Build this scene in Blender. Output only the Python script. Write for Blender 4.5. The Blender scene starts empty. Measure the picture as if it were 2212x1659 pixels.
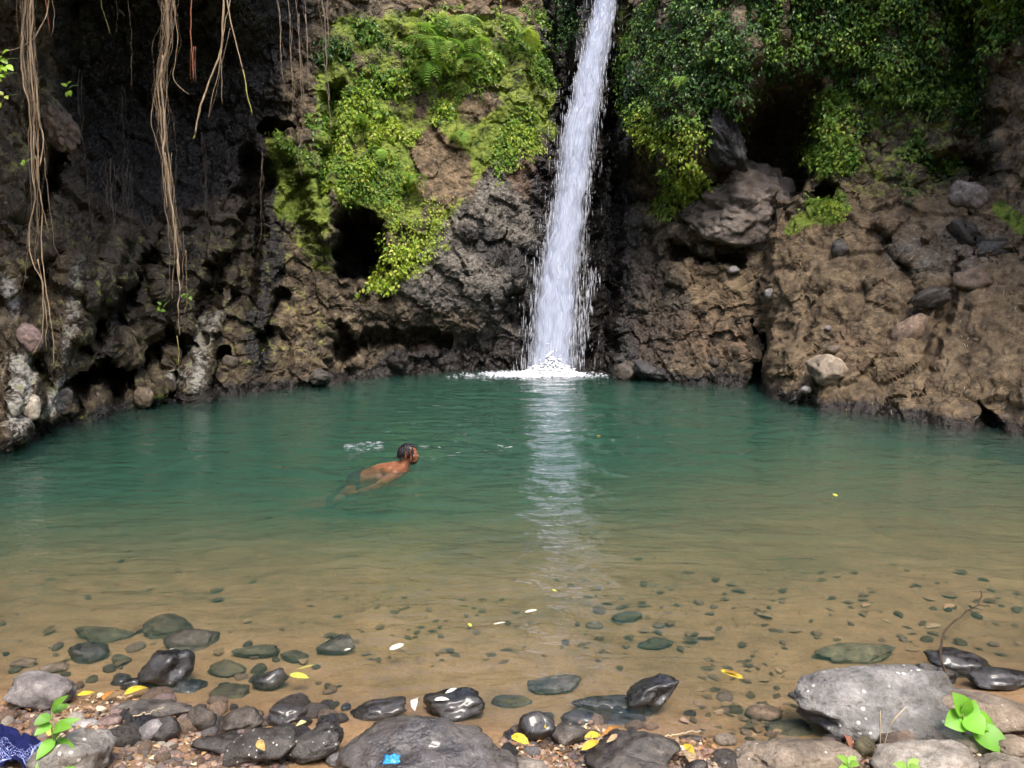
import bpy, math, random
import numpy as np
from mathutils import Vector

# ------------------------------------------------------------------ camera, sky, sun, exposure
SC = bpy.context.scene
COL = SC.collection
R = math.radians
CAM_H, PITCH, FPX, CX, CY = 2.1, math.atan2(233.5, 1736.0), 1736.0, 1106.0, 829.5

cam_data = bpy.data.cameras.new("camera")
cam = bpy.data.objects.new("camera", cam_data)
COL.objects.link(cam)
cam.location = (0, 0, CAM_H)
cam.rotation_euler = (math.pi / 2 - PITCH, 0, 0)
cam_data.sensor_width = 36
cam_data.lens = 36 * FPX / 2212
cam_data.clip_start = 0.05
cam_data.clip_end = 2000
SC.camera = cam

SUN_EL, SUN_AZ = R(59), R(164)          # azimuth measured clockwise from +Y: behind the camera, a little to its right
world = bpy.data.worlds.new("World")
SC.world = world
world.use_nodes = True
wn, wl = world.node_tree.nodes, world.node_tree.links
sky = wn.new("ShaderNodeTexSky")
sky.sky_type = 'NISHITA'
sky.sun_disc = False
sky.sun_elevation = SUN_EL
sky.sun_rotation = SUN_AZ
sky.air_density = 1.0
sky.dust_density = 3.0
sky.ozone_density = 1.0
bg = wn["Background"]
bg.inputs[1].default_value = 0.14
wl.new(sky.outputs[0], bg.inputs[0])

sun_data = bpy.data.lights.new("sun", 'SUN')
sun = bpy.data.objects.new("sun", sun_data)
COL.objects.link(sun)
sun_data.energy = 1.6
sun_data.angle = R(22)
sun_data.color = (1.0, 0.95, 0.86)
sd = Vector((math.sin(SUN_AZ) * math.cos(SUN_EL), math.cos(SUN_AZ) * math.cos(SUN_EL), math.sin(SUN_EL)))
sun.rotation_euler = sd.to_track_quat('Z', 'Y').to_euler()

SC.view_settings.view_transform = 'Standard'
SC.view_settings.look = 'None'
SC.view_settings.exposure = 1.55
SC.view_settings.gamma = 1.0
SC.view_settings.use_curve_mapping = False
SC.render.engine = 'CYCLES'
SC.cycles.use_denoising = True
SC.cycles.use_adaptive_sampling = True
SC.cycles.adaptive_threshold = 0.03
SC.cycles.adaptive_min_samples = 12
SC.cycles.max_bounces = 7
SC.cycles.diffuse_bounces = 2
SC.cycles.glossy_bounces = 3
SC.cycles.transmission_bounces = 4
SC.cycles.volume_bounces = 1
SC.cycles.transparent_max_bounces = 16
SC.cycles.sample_clamp_indirect = 6.0
SC.cycles.caustics_reflective = False
SC.cycles.caustics_refractive = False

random.seed(7)
RNG = np.random.default_rng(11)

# ------------------------------------------------------------------ view geometry: pixels of a 2212 x 1659 picture <-> the place
cp, sp = math.cos(PITCH), math.sin(PITCH)


def ray(px, py):
    dx, dy = (px - CX) / FPX, (CY - py) / FPX
    return Vector((dx, cp + dy * sp, -sp + dy * cp))


def at_y(px, py, y):
    d = ray(px, py)
    return Vector((0, 0, CAM_H)) + d * (y / d.y)


def on_z(px, py, z=0.0):
    d = ray(px, py)
    return Vector((0, 0, CAM_H)) + d * ((z - CAM_H) / d.z)


def project(P):
    x, y, z = P[:, 0], P[:, 1], P[:, 2] - CAM_H
    depth = np.maximum(y * cp - z * sp, 0.05)
    return CX + x / depth * FPX, CY - (y * sp + z * cp) / depth * FPX


# ------------------------------------------------------------------ noise
def _hash(ix, iy, iz, k):
    h = (ix.astype(np.int64) * 374761393 + iy.astype(np.int64) * 668265263 + iz.astype(np.int64) * 2147483647 + k * 1274126177) & 0xFFFFFFFF
    h = ((h ^ (h >> 13)) * 1274126177) & 0xFFFFFFFF
    h = ((h ^ (h >> 16)) * 2246822519) & 0xFFFFFFFF
    return ((h ^ (h >> 15)) & 0xFFFFFF).astype(np.float64) / 0xFFFFFF


def vnoise(P, seed=0):
    """value noise, about -1..1"""
    f = np.floor(P).astype(np.int64)
    t = P - f
    t = t * t * t * (t * (t * 6 - 15) + 10)
    out = np.zeros(len(P))
    for dx in (0, 1):
        wx = t[:, 0] if dx else 1 - t[:, 0]
        for dy in (0, 1):
            wy = t[:, 1] if dy else 1 - t[:, 1]
            for dz in (0, 1):
                wz = t[:, 2] if dz else 1 - t[:, 2]
                out += wx * wy * wz * _hash(f[:, 0] + dx, f[:, 1] + dy, f[:, 2] + dz, seed)
    return out * 2 - 1


ROT = np.array([[0.00, 0.80, 0.60], [-0.80, 0.36, -0.48], [-0.60, -0.48, 0.64]])


def fbm(P, octv=5, seed=0, gain=0.5, ridge=False):
    P = np.asarray(P, float)
    a, s, tot = 1.0, np.zeros(len(P)), 0
    for o in range(octv):
        n = vnoise(P, seed + o)
        s += a * ((1 - 2 * np.abs(n)) if ridge else n)
        tot += a
        a *= gain
        P = (P @ ROT.T) * 2.03 + 17.3
    return s / tot


def worley(P, seed=0):
    f = np.floor(P).astype(np.int64)
    best = np.full(len(P), 9.0)
    sec = np.full(len(P), 9.0)
    idv = np.zeros(len(P))
    for dx in (-1, 0, 1):
        for dy in (-1, 0, 1):
            for dz in (-1, 0, 1):
                c = f + np.array([dx, dy, dz])
                q = np.stack([c[:, i] + _hash(c[:, 0], c[:, 1], c[:, 2], seed + 31 * i) for i in range(3)], 1)
                d = np.sqrt(((P - q) ** 2).sum(1))
                near = d < best
                sec = np.where(near, best, np.minimum(sec, d))
                idv = np.where(near, _hash(c[:, 0], c[:, 1], c[:, 2], seed + 7), idv)
                best = np.where(near, d, best)
    return best, sec, idv


def smooth(a, b, x):
    t = np.clip((x - a) / (b - a), 0, 1)
    return t * t * (3 - 2 * t)


def polymask(px, py, poly, soft=14.0):
    """1 inside the outline, falling to 0 over soft pixels around it"""
    poly = np.array(poly, float)
    inside = np.zeros(px.shape, bool)
    dmin = np.full(px.shape, 1e9)
    n = len(poly)
    for i in range(n):
        x0, y0 = poly[i]
        x1, y1 = poly[(i + 1) % n]
        cond = ((y0 > py) != (y1 > py)) & (px < (x1 - x0) * (py - y0) / ((y1 - y0) or 1e-9) + x0)
        inside ^= cond
        ex, ey = x1 - x0, y1 - y0
        t = np.clip(((px - x0) * ex + (py - y0) * ey) / (ex * ex + ey * ey + 1e-9), 0, 1)
        dmin = np.minimum(dmin, np.hypot(px - x0 - t * ex, py - y0 - t * ey))
    sdist = np.where(inside, dmin, -dmin)
    return smooth(-soft, soft, sdist)


def blob(px, py, cx, cy, rx, ry, hard=0.45, ang=0.0):
    """1 in the middle of an ellipse, 0 outside"""
    c, s = math.cos(ang), math.sin(ang)
    dx, dy = px - cx, py - cy
    d = np.hypot((dx * c + dy * s) / rx, (-dx * s + dy * c) / ry)
    return 1 - smooth(hard, 1.0, d)


def capsule(px, py, x0, y0, x1, y1, r0, r1, hard=0.3):
    ex, ey = x1 - x0, y1 - y0
    t = np.clip(((px - x0) * ex + (py - y0) * ey) / (ex * ex + ey * ey), 0, 1)
    d = np.hypot(px - x0 - t * ex, py - y0 - t * ey) / (r0 + (r1 - r0) * t)
    return 1 - smooth(hard, 1.0, d)


# ------------------------------------------------------------------ mesh and object helpers
def new_mesh(name, V, F, mat=None, shade=True):
    V = np.ascontiguousarray(V, dtype=np.float32)
    me = bpy.data.meshes.new(name)
    if isinstance(F, np.ndarray):
        n, k = F.shape
        me.vertices.add(len(V))
        me.vertices.foreach_set("co", V.ravel())
        me.loops.add(n * k)
        me.loops.foreach_set("vertex_index", np.ascontiguousarray(F, dtype=np.int32).ravel())
        me.polygons.add(n)
        me.polygons.foreach_set("loop_start", np.arange(0, n * k, k, dtype=np.int32))
        me.update(calc_edges=True)
    else:
        me.from_pydata([tuple(v) for v in V], [], F)
        me.update()
    me.polygons.foreach_set("use_smooth", np.full(len(me.polygons), shade, dtype=bool))
    if mat is not None:
        me.materials.append(mat)
    return me


def color_attr(me, name, rgb):
    rgb = np.asarray(rgb, dtype=np.float32)
    a = me.color_attributes.new(name, 'FLOAT_COLOR', 'POINT')
    buf = np.ones((len(me.vertices), 4), np.float32)
    buf[:, :rgb.shape[1]] = rgb
    a.data.foreach_set("color", buf.ravel())


def obj(name, me, parent=None, loc=None):
    o = bpy.data.objects.new(name, me)
    COL.objects.link(o)
    if parent is not None:
        o.parent = parent
    if loc is not None:
        o.location = loc
    return o


def tag(o, label=None, cat=None, group=None, kind=None):
    if label:
        o["label"] = label
    if cat:
        o["category"] = cat
    if group:
        o["group"] = group
    if kind:
        o["kind"] = kind
    return o


def thing(name, label, cat, loc=(0, 0, 0), group=None):
    return tag(obj(name, None, None, loc), label, cat, group)


def grid_faces(nu, nv):
    i = np.arange((nu - 1) * (nv - 1))
    a = (i // (nv - 1)) * nv + i % (nv - 1)
    return np.stack([a, a + nv, a + nv + 1, a + 1], 1)


class N:
    """a short way to write node trees"""

    def __init__(self, name):
        self.m = bpy.data.materials.new(name)
        self.m.use_nodes = True
        self.t = self.m.node_tree
        self.p = self.t.nodes["Principled BSDF"]
        self.out = self.t.nodes["Material Output"]
        self._co = None

    def n(self, typ, **kw):
        nd = self.t.nodes.new(typ)
        for k, v in kw.items():
            setattr(nd, k, v)
        return nd

    def put(self, sock, v):
        if isinstance(v, bpy.types.NodeSocket):
            self.t.links.new(v, sock)
        elif v is not None:
            if sock.type == 'RGBA' and not hasattr(v, "__len__"):
                v = (v, v, v, 1)
            elif sock.type == 'RGBA' and len(v) == 3:
                v = (*v, 1)
            sock.default_value = v

    def co(self):
        if self._co is None:
            self._co = self.n("ShaderNodeTexCoord").outputs["Object"]
        return self._co

    def map(self, vec, scale=(1, 1, 1), rot=(0, 0, 0), loc=(0, 0, 0)):
        m = self.n("ShaderNodeMapping")
        self.put(m.inputs[0], vec)
        m.inputs["Scale"].default_value = scale
        m.inputs["Rotation"].default_value = rot
        m.inputs["Location"].default_value = loc
        return m.outputs[0]

    def noise(self, scale, detail=4, rough=0.55, vec=None, dist=0.0):
        t = self.n("ShaderNodeTexNoise")
        self.put(t.inputs["Vector"], vec or self.co())
        t.inputs["Scale"].default_value = scale
        t.inputs["Detail"].default_value = detail
        t.inputs["Roughness"].default_value = rough
        t.inputs["Distortion"].default_value = dist
        return t.outputs["Fac"]

    def voronoi(self, scale, feature='F1', vec=None, rand=1.0, out="Distance"):
        t = self.n("ShaderNodeTexVoronoi", feature=feature)
        self.put(t.inputs["Vector"], vec or self.co())
        t.inputs["Scale"].default_value = scale
        t.inputs["Randomness"].default_value = rand
        return t.outputs[out]

    def ramp(self, fac, stops, interp='LINEAR'):
        r = self.n("ShaderNodeValToRGB")
        self.put(r.inputs[0], fac)
        cr = r.color_ramp
        cr.interpolation = interp
        while len(cr.elements) < len(stops):
            cr.elements.new(0.5)
        for e, (p, c) in zip(cr.elements, stops):
            e.position = p
            e.color = (c, c, c, 1) if not hasattr(c, "__len__") else (*c[:3], 1)
        return r.outputs[0]

    def mix(self, fac, a, b, mode='MIX'):
        m = self.n("ShaderNodeMix", data_type='RGBA', blend_type=mode)
        self.put(m.inputs["Factor"], fac)
        self.put(m.inputs[6], a)
        self.put(m.inputs[7], b)
        return m.outputs[2]

    def math(self, op, a, b=None, clamp=False):
        m = self.n("ShaderNodeMath", operation=op, use_clamp=clamp)
        self.put(m.inputs[0], a)
        if b is not None:
            self.put(m.inputs[1], b)
        return m.outputs[0]

    def attr(self, name):
        a = self.n("ShaderNodeAttribute", attribute_name=name)
        return a.outputs["Color"]

    def sep(self, c):
        s = self.n("ShaderNodeSeparateColor")
        self.put(s.inputs[0], c)
        return s.outputs[0], s.outputs[1], s.outputs[2]

    def bump(self, h, strength=0.5, dist=0.02, normal=None):
        b = self.n("ShaderNodeBump")
        b.inputs["Strength"].default_value = strength
        b.inputs["Distance"].default_value = dist
        self.put(b.inputs["Height"], h)
        if normal is not None:
            self.put(b.inputs["Normal"], normal)
        return b.outputs[0]

    def done(self, color=None, rough=None, normal=None, spec=None, **kw):
        p = self.p.inputs
        self.put(p["Base Color"], color)
        self.put(p["Roughness"], rough)
        if normal is not None:
            self.put(p["Normal"], normal)
        self.put(p["Specular IOR Level"], spec)
        for k, v in kw.items():
            self.put(p[k.replace("_", " ")], v)
        return self.m

# ------------------------------------------------------------------ materials of the setting
def mat_cliff():
    m = N("cliff rock")
    moss, wet, pale = m.sep(m.attr("cover"))
    soil, grey, rust = m.sep(m.attr("rock"))
    n2 = m.noise(4.5, 4, 0.65)
    n3 = m.noise(17, 3, 0.7)
    n4 = m.noise(60, 2, 0.7)
    base = m.ramp(n2, [(0.30, (0.018, 0.013, 0.009)), (0.44, (0.062, 0.044, 0.026)), (0.57, (0.130, 0.096, 0.057)), (0.74, (0.29, 0.230, 0.152))])
    soilc = m.ramp(n2, [(0.28, (0.050, 0.032, 0.018)), (0.46, (0.125, 0.085, 0.047)), (0.68, (0.240, 0.172, 0.100))])
    greyc = m.ramp(n3, [(0.30, (0.052, 0.045, 0.038)), (0.5, (0.125, 0.110, 0.092)), (0.72, (0.240, 0.215, 0.185))])
    rustc = m.ramp(n2, [(0.3, (0.055, 0.030, 0.020)), (0.6, (0.165, 0.098, 0.060))])

    def brk(mask, amt=0.9):
        v = m.math('ADD', mask, m.math('MULTIPLY', m.math('SUBTRACT', n2, 0.5), amt))
        v = m.math('ADD', v, m.math('MULTIPLY', m.math('SUBTRACT', n3, 0.5), amt * 0.8))
        return m.ramp(v, [(0.40, 0.0), (0.62, 1.0)])

    c = m.mix(brk(soil, 0.8), base, soilc)
    c = m.mix(brk(grey), c, greyc)
    c = m.mix(m.math('MULTIPLY', brk(rust), 0.75), c, rustc)
    # embedded pebbles of their own colours
    peb = m.voronoi(9.0, out="Color")
    pr, pg, pb = m.sep(peb)
    pd = m.voronoi(9.0)
    pebm = m.math('MULTIPLY', m.ramp(pd, [(0.22, 1.0), (0.34, 0.0)]), m.ramp(pr, [(0.55, 0.0), (0.62, 1.0)]))
    c = m.mix(m.math('MULTIPLY', pebm, 0.55), c, m.ramp(pg, [(0.0, (0.045, 0.038, 0.034)), (0.5, (0.16, 0.125, 0.095)), (1.0, (0.26, 0.22, 0.185))]))
    c = m.mix(1.0, c, m.ramp(n3, [(0.25, 0.45), (0.5, 1.0), (0.8, 1.35)]), 'MULTIPLY')
    c = m.mix(1.0, c, m.ramp(n4, [(0.25, 0.62), (0.5, 1.0), (0.8, 1.3)]), 'MULTIPLY')
    # dark wet streaks, mineral crust, wet rock with painted shade, moss
    streak = m.noise(2.2, 4, 0.6, m.map(m.co(), (1.6, 1.6, 0.22)))
    c = m.mix(m.ramp(streak, [(0.52, 0.0), (0.66, 0.45)]), c, (0.02, 0.016, 0.013))
    palem = brk(pale, 1.0)
    c = m.mix(m.math('MULTIPLY', palem, 0.85), c, m.ramp(n3, [(0.3, (0.22, 0.20, 0.165)), (0.6, (0.46, 0.44, 0.40)), (0.8, (0.60, 0.59, 0.57))]))
    wet_shade = m.ramp(m.math('ADD', wet, m.math('MULTIPLY', m.math('SUBTRACT', n2, 0.5), 0.5)), [(0.3, 0.0), (0.7, 1.0)])
    c = m.mix(m.math('MULTIPLY', wet_shade, 0.88), c, (0.010, 0.009, 0.010))  # darkens real wet rock and also paints shade into hollows
    mossc = m.ramp(m.math('ADD', m.math('MULTIPLY', n2, 0.6), m.math('MULTIPLY', n3, 0.4)),
                   [(0.30, (0.030, 0.052, 0.008)), (0.45, (0.090, 0.130, 0.014)), (0.56, (0.165, 0.205, 0.024)), (0.70, (0.280, 0.290, 0.045))])
    c = m.mix(brk(moss, 1.1), c, mossc)
    rough = m.mix(wet_shade, m.ramp(n3, [(0.3, 0.6), (0.7, 0.95)]), m.ramp(n3, [(0.35, 0.16), (0.6, 0.42)]))
    h = m.math('ADD', m.math('MULTIPLY', n2, 0.8), m.math('MULTIPLY', n3, 0.55))
    h = m.math('ADD', h, m.math('MULTIPLY', n4, 0.22))
    h = m.math('SUBTRACT', h, m.math('MULTIPLY', pd, m.math('MULTIPLY', pebm, 0.6)))
    return m.done(c, rough, m.bump(h, 0.9, 0.07), 0.4)


def mat_sand():
    m = N("sand and mud")
    n1 = m.noise(0.8, 4)
    n2 = m.noise(6, 5, 0.6)
    n3 = m.noise(55, 4, 0.7)
    c = m.ramp(m.math('ADD', m.math('MULTIPLY', n1, 0.5), m.math('MULTIPLY', n2, 0.5)),
               [(0.30, (0.125, 0.072, 0.033)), (0.5, (0.218, 0.132, 0.064)), (0.7, (0.305, 0.192, 0.102))])
    c = m.mix(1.0, c, m.ramp(n3, [(0.3, 0.7), (0.5, 1.0), (0.75, 1.25)]), 'MULTIPLY')
    far = m.n("ShaderNodeSeparateXYZ")
    m.put(far.inputs[0], m.co())
    veg = m.ramp(m.math('MULTIPLY', far.outputs[1], -0.2), [(0.2, 0.0), (0.8, 1.0)])
    c = m.mix(veg, c, m.ramp(n2, [(0.3, (0.015, 0.022, 0.008)), (0.7, (0.05, 0.065, 0.02))]))
    h = m.math('ADD', n2, m.math('MULTIPLY', n3, 0.25))
    return m.done(c, 0.75, m.bump(h, 0.5, 0.03), 0.3)


def mat_water():
    m = N("pool water")
    t = m.t
    t.nodes.remove(m.p)
    w1 = m.noise(3.2, 3, 0.5, m.map(m.co(), (0.75, 1.7, 1)), 0.4)
    w2 = m.noise(11.0, 2, 0.5, m.map(m.co(), (0.7, 1.5, 1)), 0.3)
    nrm = m.bump(m.math('ADD', w1, m.math('MULTIPLY', w2, 0.22)), 0.8, 0.042)
    lw = m.n("ShaderNodeLayerWeight")
    lw.inputs[0].default_value = 0.5
    m.put(lw.inputs["Normal"], nrm)
    f = m.math('POWER', lw.outputs["Facing"], 5.0)
    f = m.math('ADD', m.math('MULTIPLY', f, 0.98), 0.02, clamp=True)
    tr = m.n("ShaderNodeBsdfTransparent")
    gl = m.n("ShaderNodeBsdfAnisotropic")
    m.put(gl.inputs["Roughness"], 0.03)
    m.put(gl.inputs["Color"], (1, 1, 1))
    m.put(gl.inputs["Normal"], nrm)
    mx = m.n("ShaderNodeMixShader")
    t.links.new(f, mx.inputs[0])
    t.links.new(tr.outputs[0], mx.inputs[1])
    t.links.new(gl.outputs[0], mx.inputs[2])
    t.links.new(mx.outputs[0], m.out.inputs["Surface"])
    sc = m.n("ShaderNodeVolumeScatter")
    sc.inputs["Color"].default_value = (0.075, 0.210, 0.188, 1)
    sc.inputs["Density"].default_value = 1.1
    ab = m.n("ShaderNodeVolumeAbsorption")
    ab.inputs["Color"].default_value = (0.26, 0.36, 0.08, 1)
    ab.inputs["Density"].default_value = 1.1
    ad = m.n("ShaderNodeAddShader")
    t.links.new(sc.outputs[0], ad.inputs[0])
    t.links.new(ab.outputs[0], ad.inputs[1])
    t.links.new(ad.outputs[0], m.out.inputs["Volume"])
    return m.m


M_CLIFF, M_SAND, M_WATER = mat_cliff(), mat_sand(), mat_water()

# ------------------------------------------------------------------ ground: pool bed, bank, the slopes round the gorge, one sheet
_sx = np.array([-40, -2.6, -1.6, -0.9, -0.2, 0.5, 1.1, 1.7, 2.4, 3.2, 40])
_sy = np.array([3.90, 3.84, 3.70, 3.58, 3.52, 3.46, 3.40, 3.55, 3.90, 4.10, 4.3])


def ground_z(x, y):
    x, y = np.asarray(x, float), np.asarray(y, float)
    s = y - np.interp(x, _sx, _sy)
    side = np.clip(x, -7, 7)
    sp_s = np.clip(s, 0, 20) * (1 - 0.045 * side)
    deep = -(0.11 * (1 - np.exp(-np.clip(s, 0, 30) / 0.32)) + 0.026 * sp_s + 0.0072 * sp_s ** 2)
    deep = deep - 0.16 * np.exp(-((x + 1.55) ** 2 / 3.0 + (y - 9.2) ** 2 / 1.6))
    shallow = 0
    bank = 0.135 * np.clip(-s, 0, 5)
    P = np.stack([x.ravel() * 1.3, y.ravel() * 1.3, np.zeros(x.size)], 1)
    P2 = np.stack([x.ravel() * 5, y.ravel() * 5, np.ones(x.size)], 1)
    nz = (0.035 * fbm(P, 3, 5) + 0.016 * fbm(P2, 3, 9)).reshape(x.shape)
    back = np.clip(-4 - y, 0, 26) * 0.62 + np.clip(-30 - y, 0, 1e4) * 0.05
    fwd = np.clip(y - 24.5, 0, 14) * 0.95 + np.clip(y - 38, 0, 1e4) * 0.04
    sid = np.clip(np.abs(x) - 13, 0, 14) * 0.95 + np.clip(np.abs(x) - 27, 0, 1e4) * 0.04
    return np.maximum(shallow + deep, -2.9) + bank + nz + np.maximum(np.maximum(back, fwd), sid)


xs = np.concatenate([-np.geomspace(400, 9.4, 26), np.arange(-9.2, 9.21, 0.085), np.geomspace(9.4, 400, 26)])
ys = np.concatenate([-np.geomspace(400, 1.0, 30), np.arange(-0.8, 2.0, 0.2), np.arange(2.0, 8.0, 0.05), np.arange(8.0, 21, 0.16), np.geomspace(21.2, 500, 26)])
GX, GY = np.meshgrid(xs, ys, indexing='ij')
GZ = ground_z(GX, GY)
ground = obj("ground", new_mesh("ground", np.stack([GX.ravel(), GY.ravel(), GZ.ravel()], 1), grid_faces(len(xs), len(ys)), M_SAND))
tag(ground, "brown sandy pool bed rising to the pebble bank", kind="structure")


_tx, _ty = np.arange(-9.5, 9.5, 0.04), np.arange(1.5, 15.5, 0.04)
_tab = ground_z(*np.meshgrid(_tx, _ty, indexing='ij'))


def ground_f(x, y):
    """the same height, read from a table"""
    x, y = np.asarray(x, float), np.asarray(y, float)
    fx_ = np.clip((x + 9.5) / 0.04, 0, len(_tx) - 1.001)
    fy_ = np.clip((y - 1.5) / 0.04, 0, len(_ty) - 1.001)
    i, j = fx_.astype(int), fy_.astype(int)
    u, v = fx_ - i, fy_ - j
    return (_tab[i, j] * (1 - u) + _tab[i + 1, j] * u) * (1 - v) + (_tab[i, j + 1] * (1 - u) + _tab[i + 1, j + 1] * u) * v


def gz(x, y):
    return float(ground_f(x, y))


def on_ground(px, py):
    """the point of the bed or bank seen at a pixel"""
    d = ray(px, py)
    t = np.arange(2.2, 14, 0.12)
    for _ in range(2):
        h = CAM_H + d.z * t - ground_f(d.x * t, d.y * t)
        k = int(np.argmax(h <= 0)) if (h <= 0).any() else len(t) - 1
        t = np.linspace(t[max(k - 1, 0)], t[k], 9)
    return Vector((0, 0, CAM_H)) + d * float(t[np.argmin(np.abs(CAM_H + d.z * t - ground_f(d.x * t, d.y * t)))])


# ------------------------------------------------------------------ pool water: a closed body with a rippled top
FALL_X, FALL_Y = 0.75, 17.2


def wave_z(x, y):
    P = np.stack([x.ravel() * 0.9, y.ravel() * 0.9, np.zeros(x.size)], 1)
    wx, wy = (0.8 * vnoise(P, 3)).reshape(x.shape), (0.8 * vnoise(P, 4)).reshape(x.shape)
    d = np.hypot(x - FALL_X, y - FALL_Y)
    z = 0.010 * np.exp(-d / 7) * np.sin(d * 11 + 2.5 * wx) + 0.016 * np.exp(-d / 2.0) * np.sin(d * 7 + 3 * wy)
    for a, k, am in ((0.3, 7.0, 0.0045), (-0.5, 10.5, 0.0032), (1.2, 14.0, 0.0022), (-1.0, 18, 0.0016), (0.1, 23, 0.0013)):
        z += am * np.sin((math.sin(a) * (x + wx) + math.cos(a) * (y + wy)) * k + a * 9)
    P3 = np.stack([x.ravel() * 0.5, y.ravel() * 0.5, np.full(x.size, 4.0)], 1)
    calm = (0.75 + 0.55 * vnoise(P3, 8)).reshape(x.shape)
    Ps = np.stack([x.ravel() * 2.2, y.ravel() * 3.2, np.full(x.size, 2.0)], 1)
    z = z * calm * 1.15 + 0.013 * fbm(Ps, 3, 6).reshape(x.shape)
    dsw = np.hypot(x + 1.25, y - 9.0)
    z += 0.030 * np.exp(-dsw / 0.8) * np.sin(dsw * 13 + 0.8 * wx)
    return z


wxs = np.arange(-10.6, 10.61, 0.055)
wys = np.concatenate([np.arange(2.4, 8, 0.04), np.arange(8, 21.6, 0.07)])
WX, WY = np.meshgrid(wxs, wys, indexing='ij')
WZ = wave_z(WX, WY)
nu, nv = len(wxs), len(wys)
V = np.stack([WX.ravel(), WY.ravel(), WZ.ravel()], 1)
F = grid_faces(nu, nv)
lo = V.copy()
rim = np.concatenate([np.arange(nv) + 0, np.arange(1, nu) * nv + nv - 1, (nu - 1) * nv + np.arange(nv - 2, -1, -1), np.arange(nu - 2, 0, -1) * nv])
low = V[rim].copy()
low[:, 2] = -4.2
base = len(V)
k = np.arange(len(rim))
k2 = (k + 1) % len(rim)
side = np.stack([rim[k], base + k, base + k2, rim[k2]], 1)
V = np.concatenate([V, low, [[0, 12, -4.2]]])
cidx = len(V) - 1
fan = [(int(base + a), cidx, int(base + b)) for a, b in zip(k, k2)]
faces = [tuple(map(int, f)) for f in np.concatenate([F, side])[:, ::-1]] + [(b, c, a) for a, c, b in fan][:0] + [(a, c, b) for a, c, b in fan]
me = new_mesh("pool_water", V, faces, M_WATER)
import bmesh
bm = bmesh.new()
bm.from_mesh(me)
bmesh.ops.recalc_face_normals(bm, faces=bm.faces)
bm.to_mesh(me)
bm.free()
water = tag(obj("pool_water", me), "clear green pool water, brown in the shallows", kind="structure")

# ------------------------------------------------------------------ the cliff round the pool
# waterline depth for each picture column
_bu = np.array([-2600, -1500, -900, -400, 0, 180, 370, 540, 700, 830, 950, 1050, 1190, 1290, 1450, 1600, 1640, 1662, 1800, 1950, 2100, 2212, 2500, 3000, 3800, 5000])
_by = np.array([2.6, 4.2, 5.6, 7.6, 9.9, 11.6, 13.8, 14.6, 15.7, 17.0, 17.7, 17.9, 18.2, 17.0, 16.1, 15.4, 15.3, 14.1, 12.7, 11.9, 11.15, 10.7, 9.2, 7.2, 5.2, 3.6])
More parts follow.
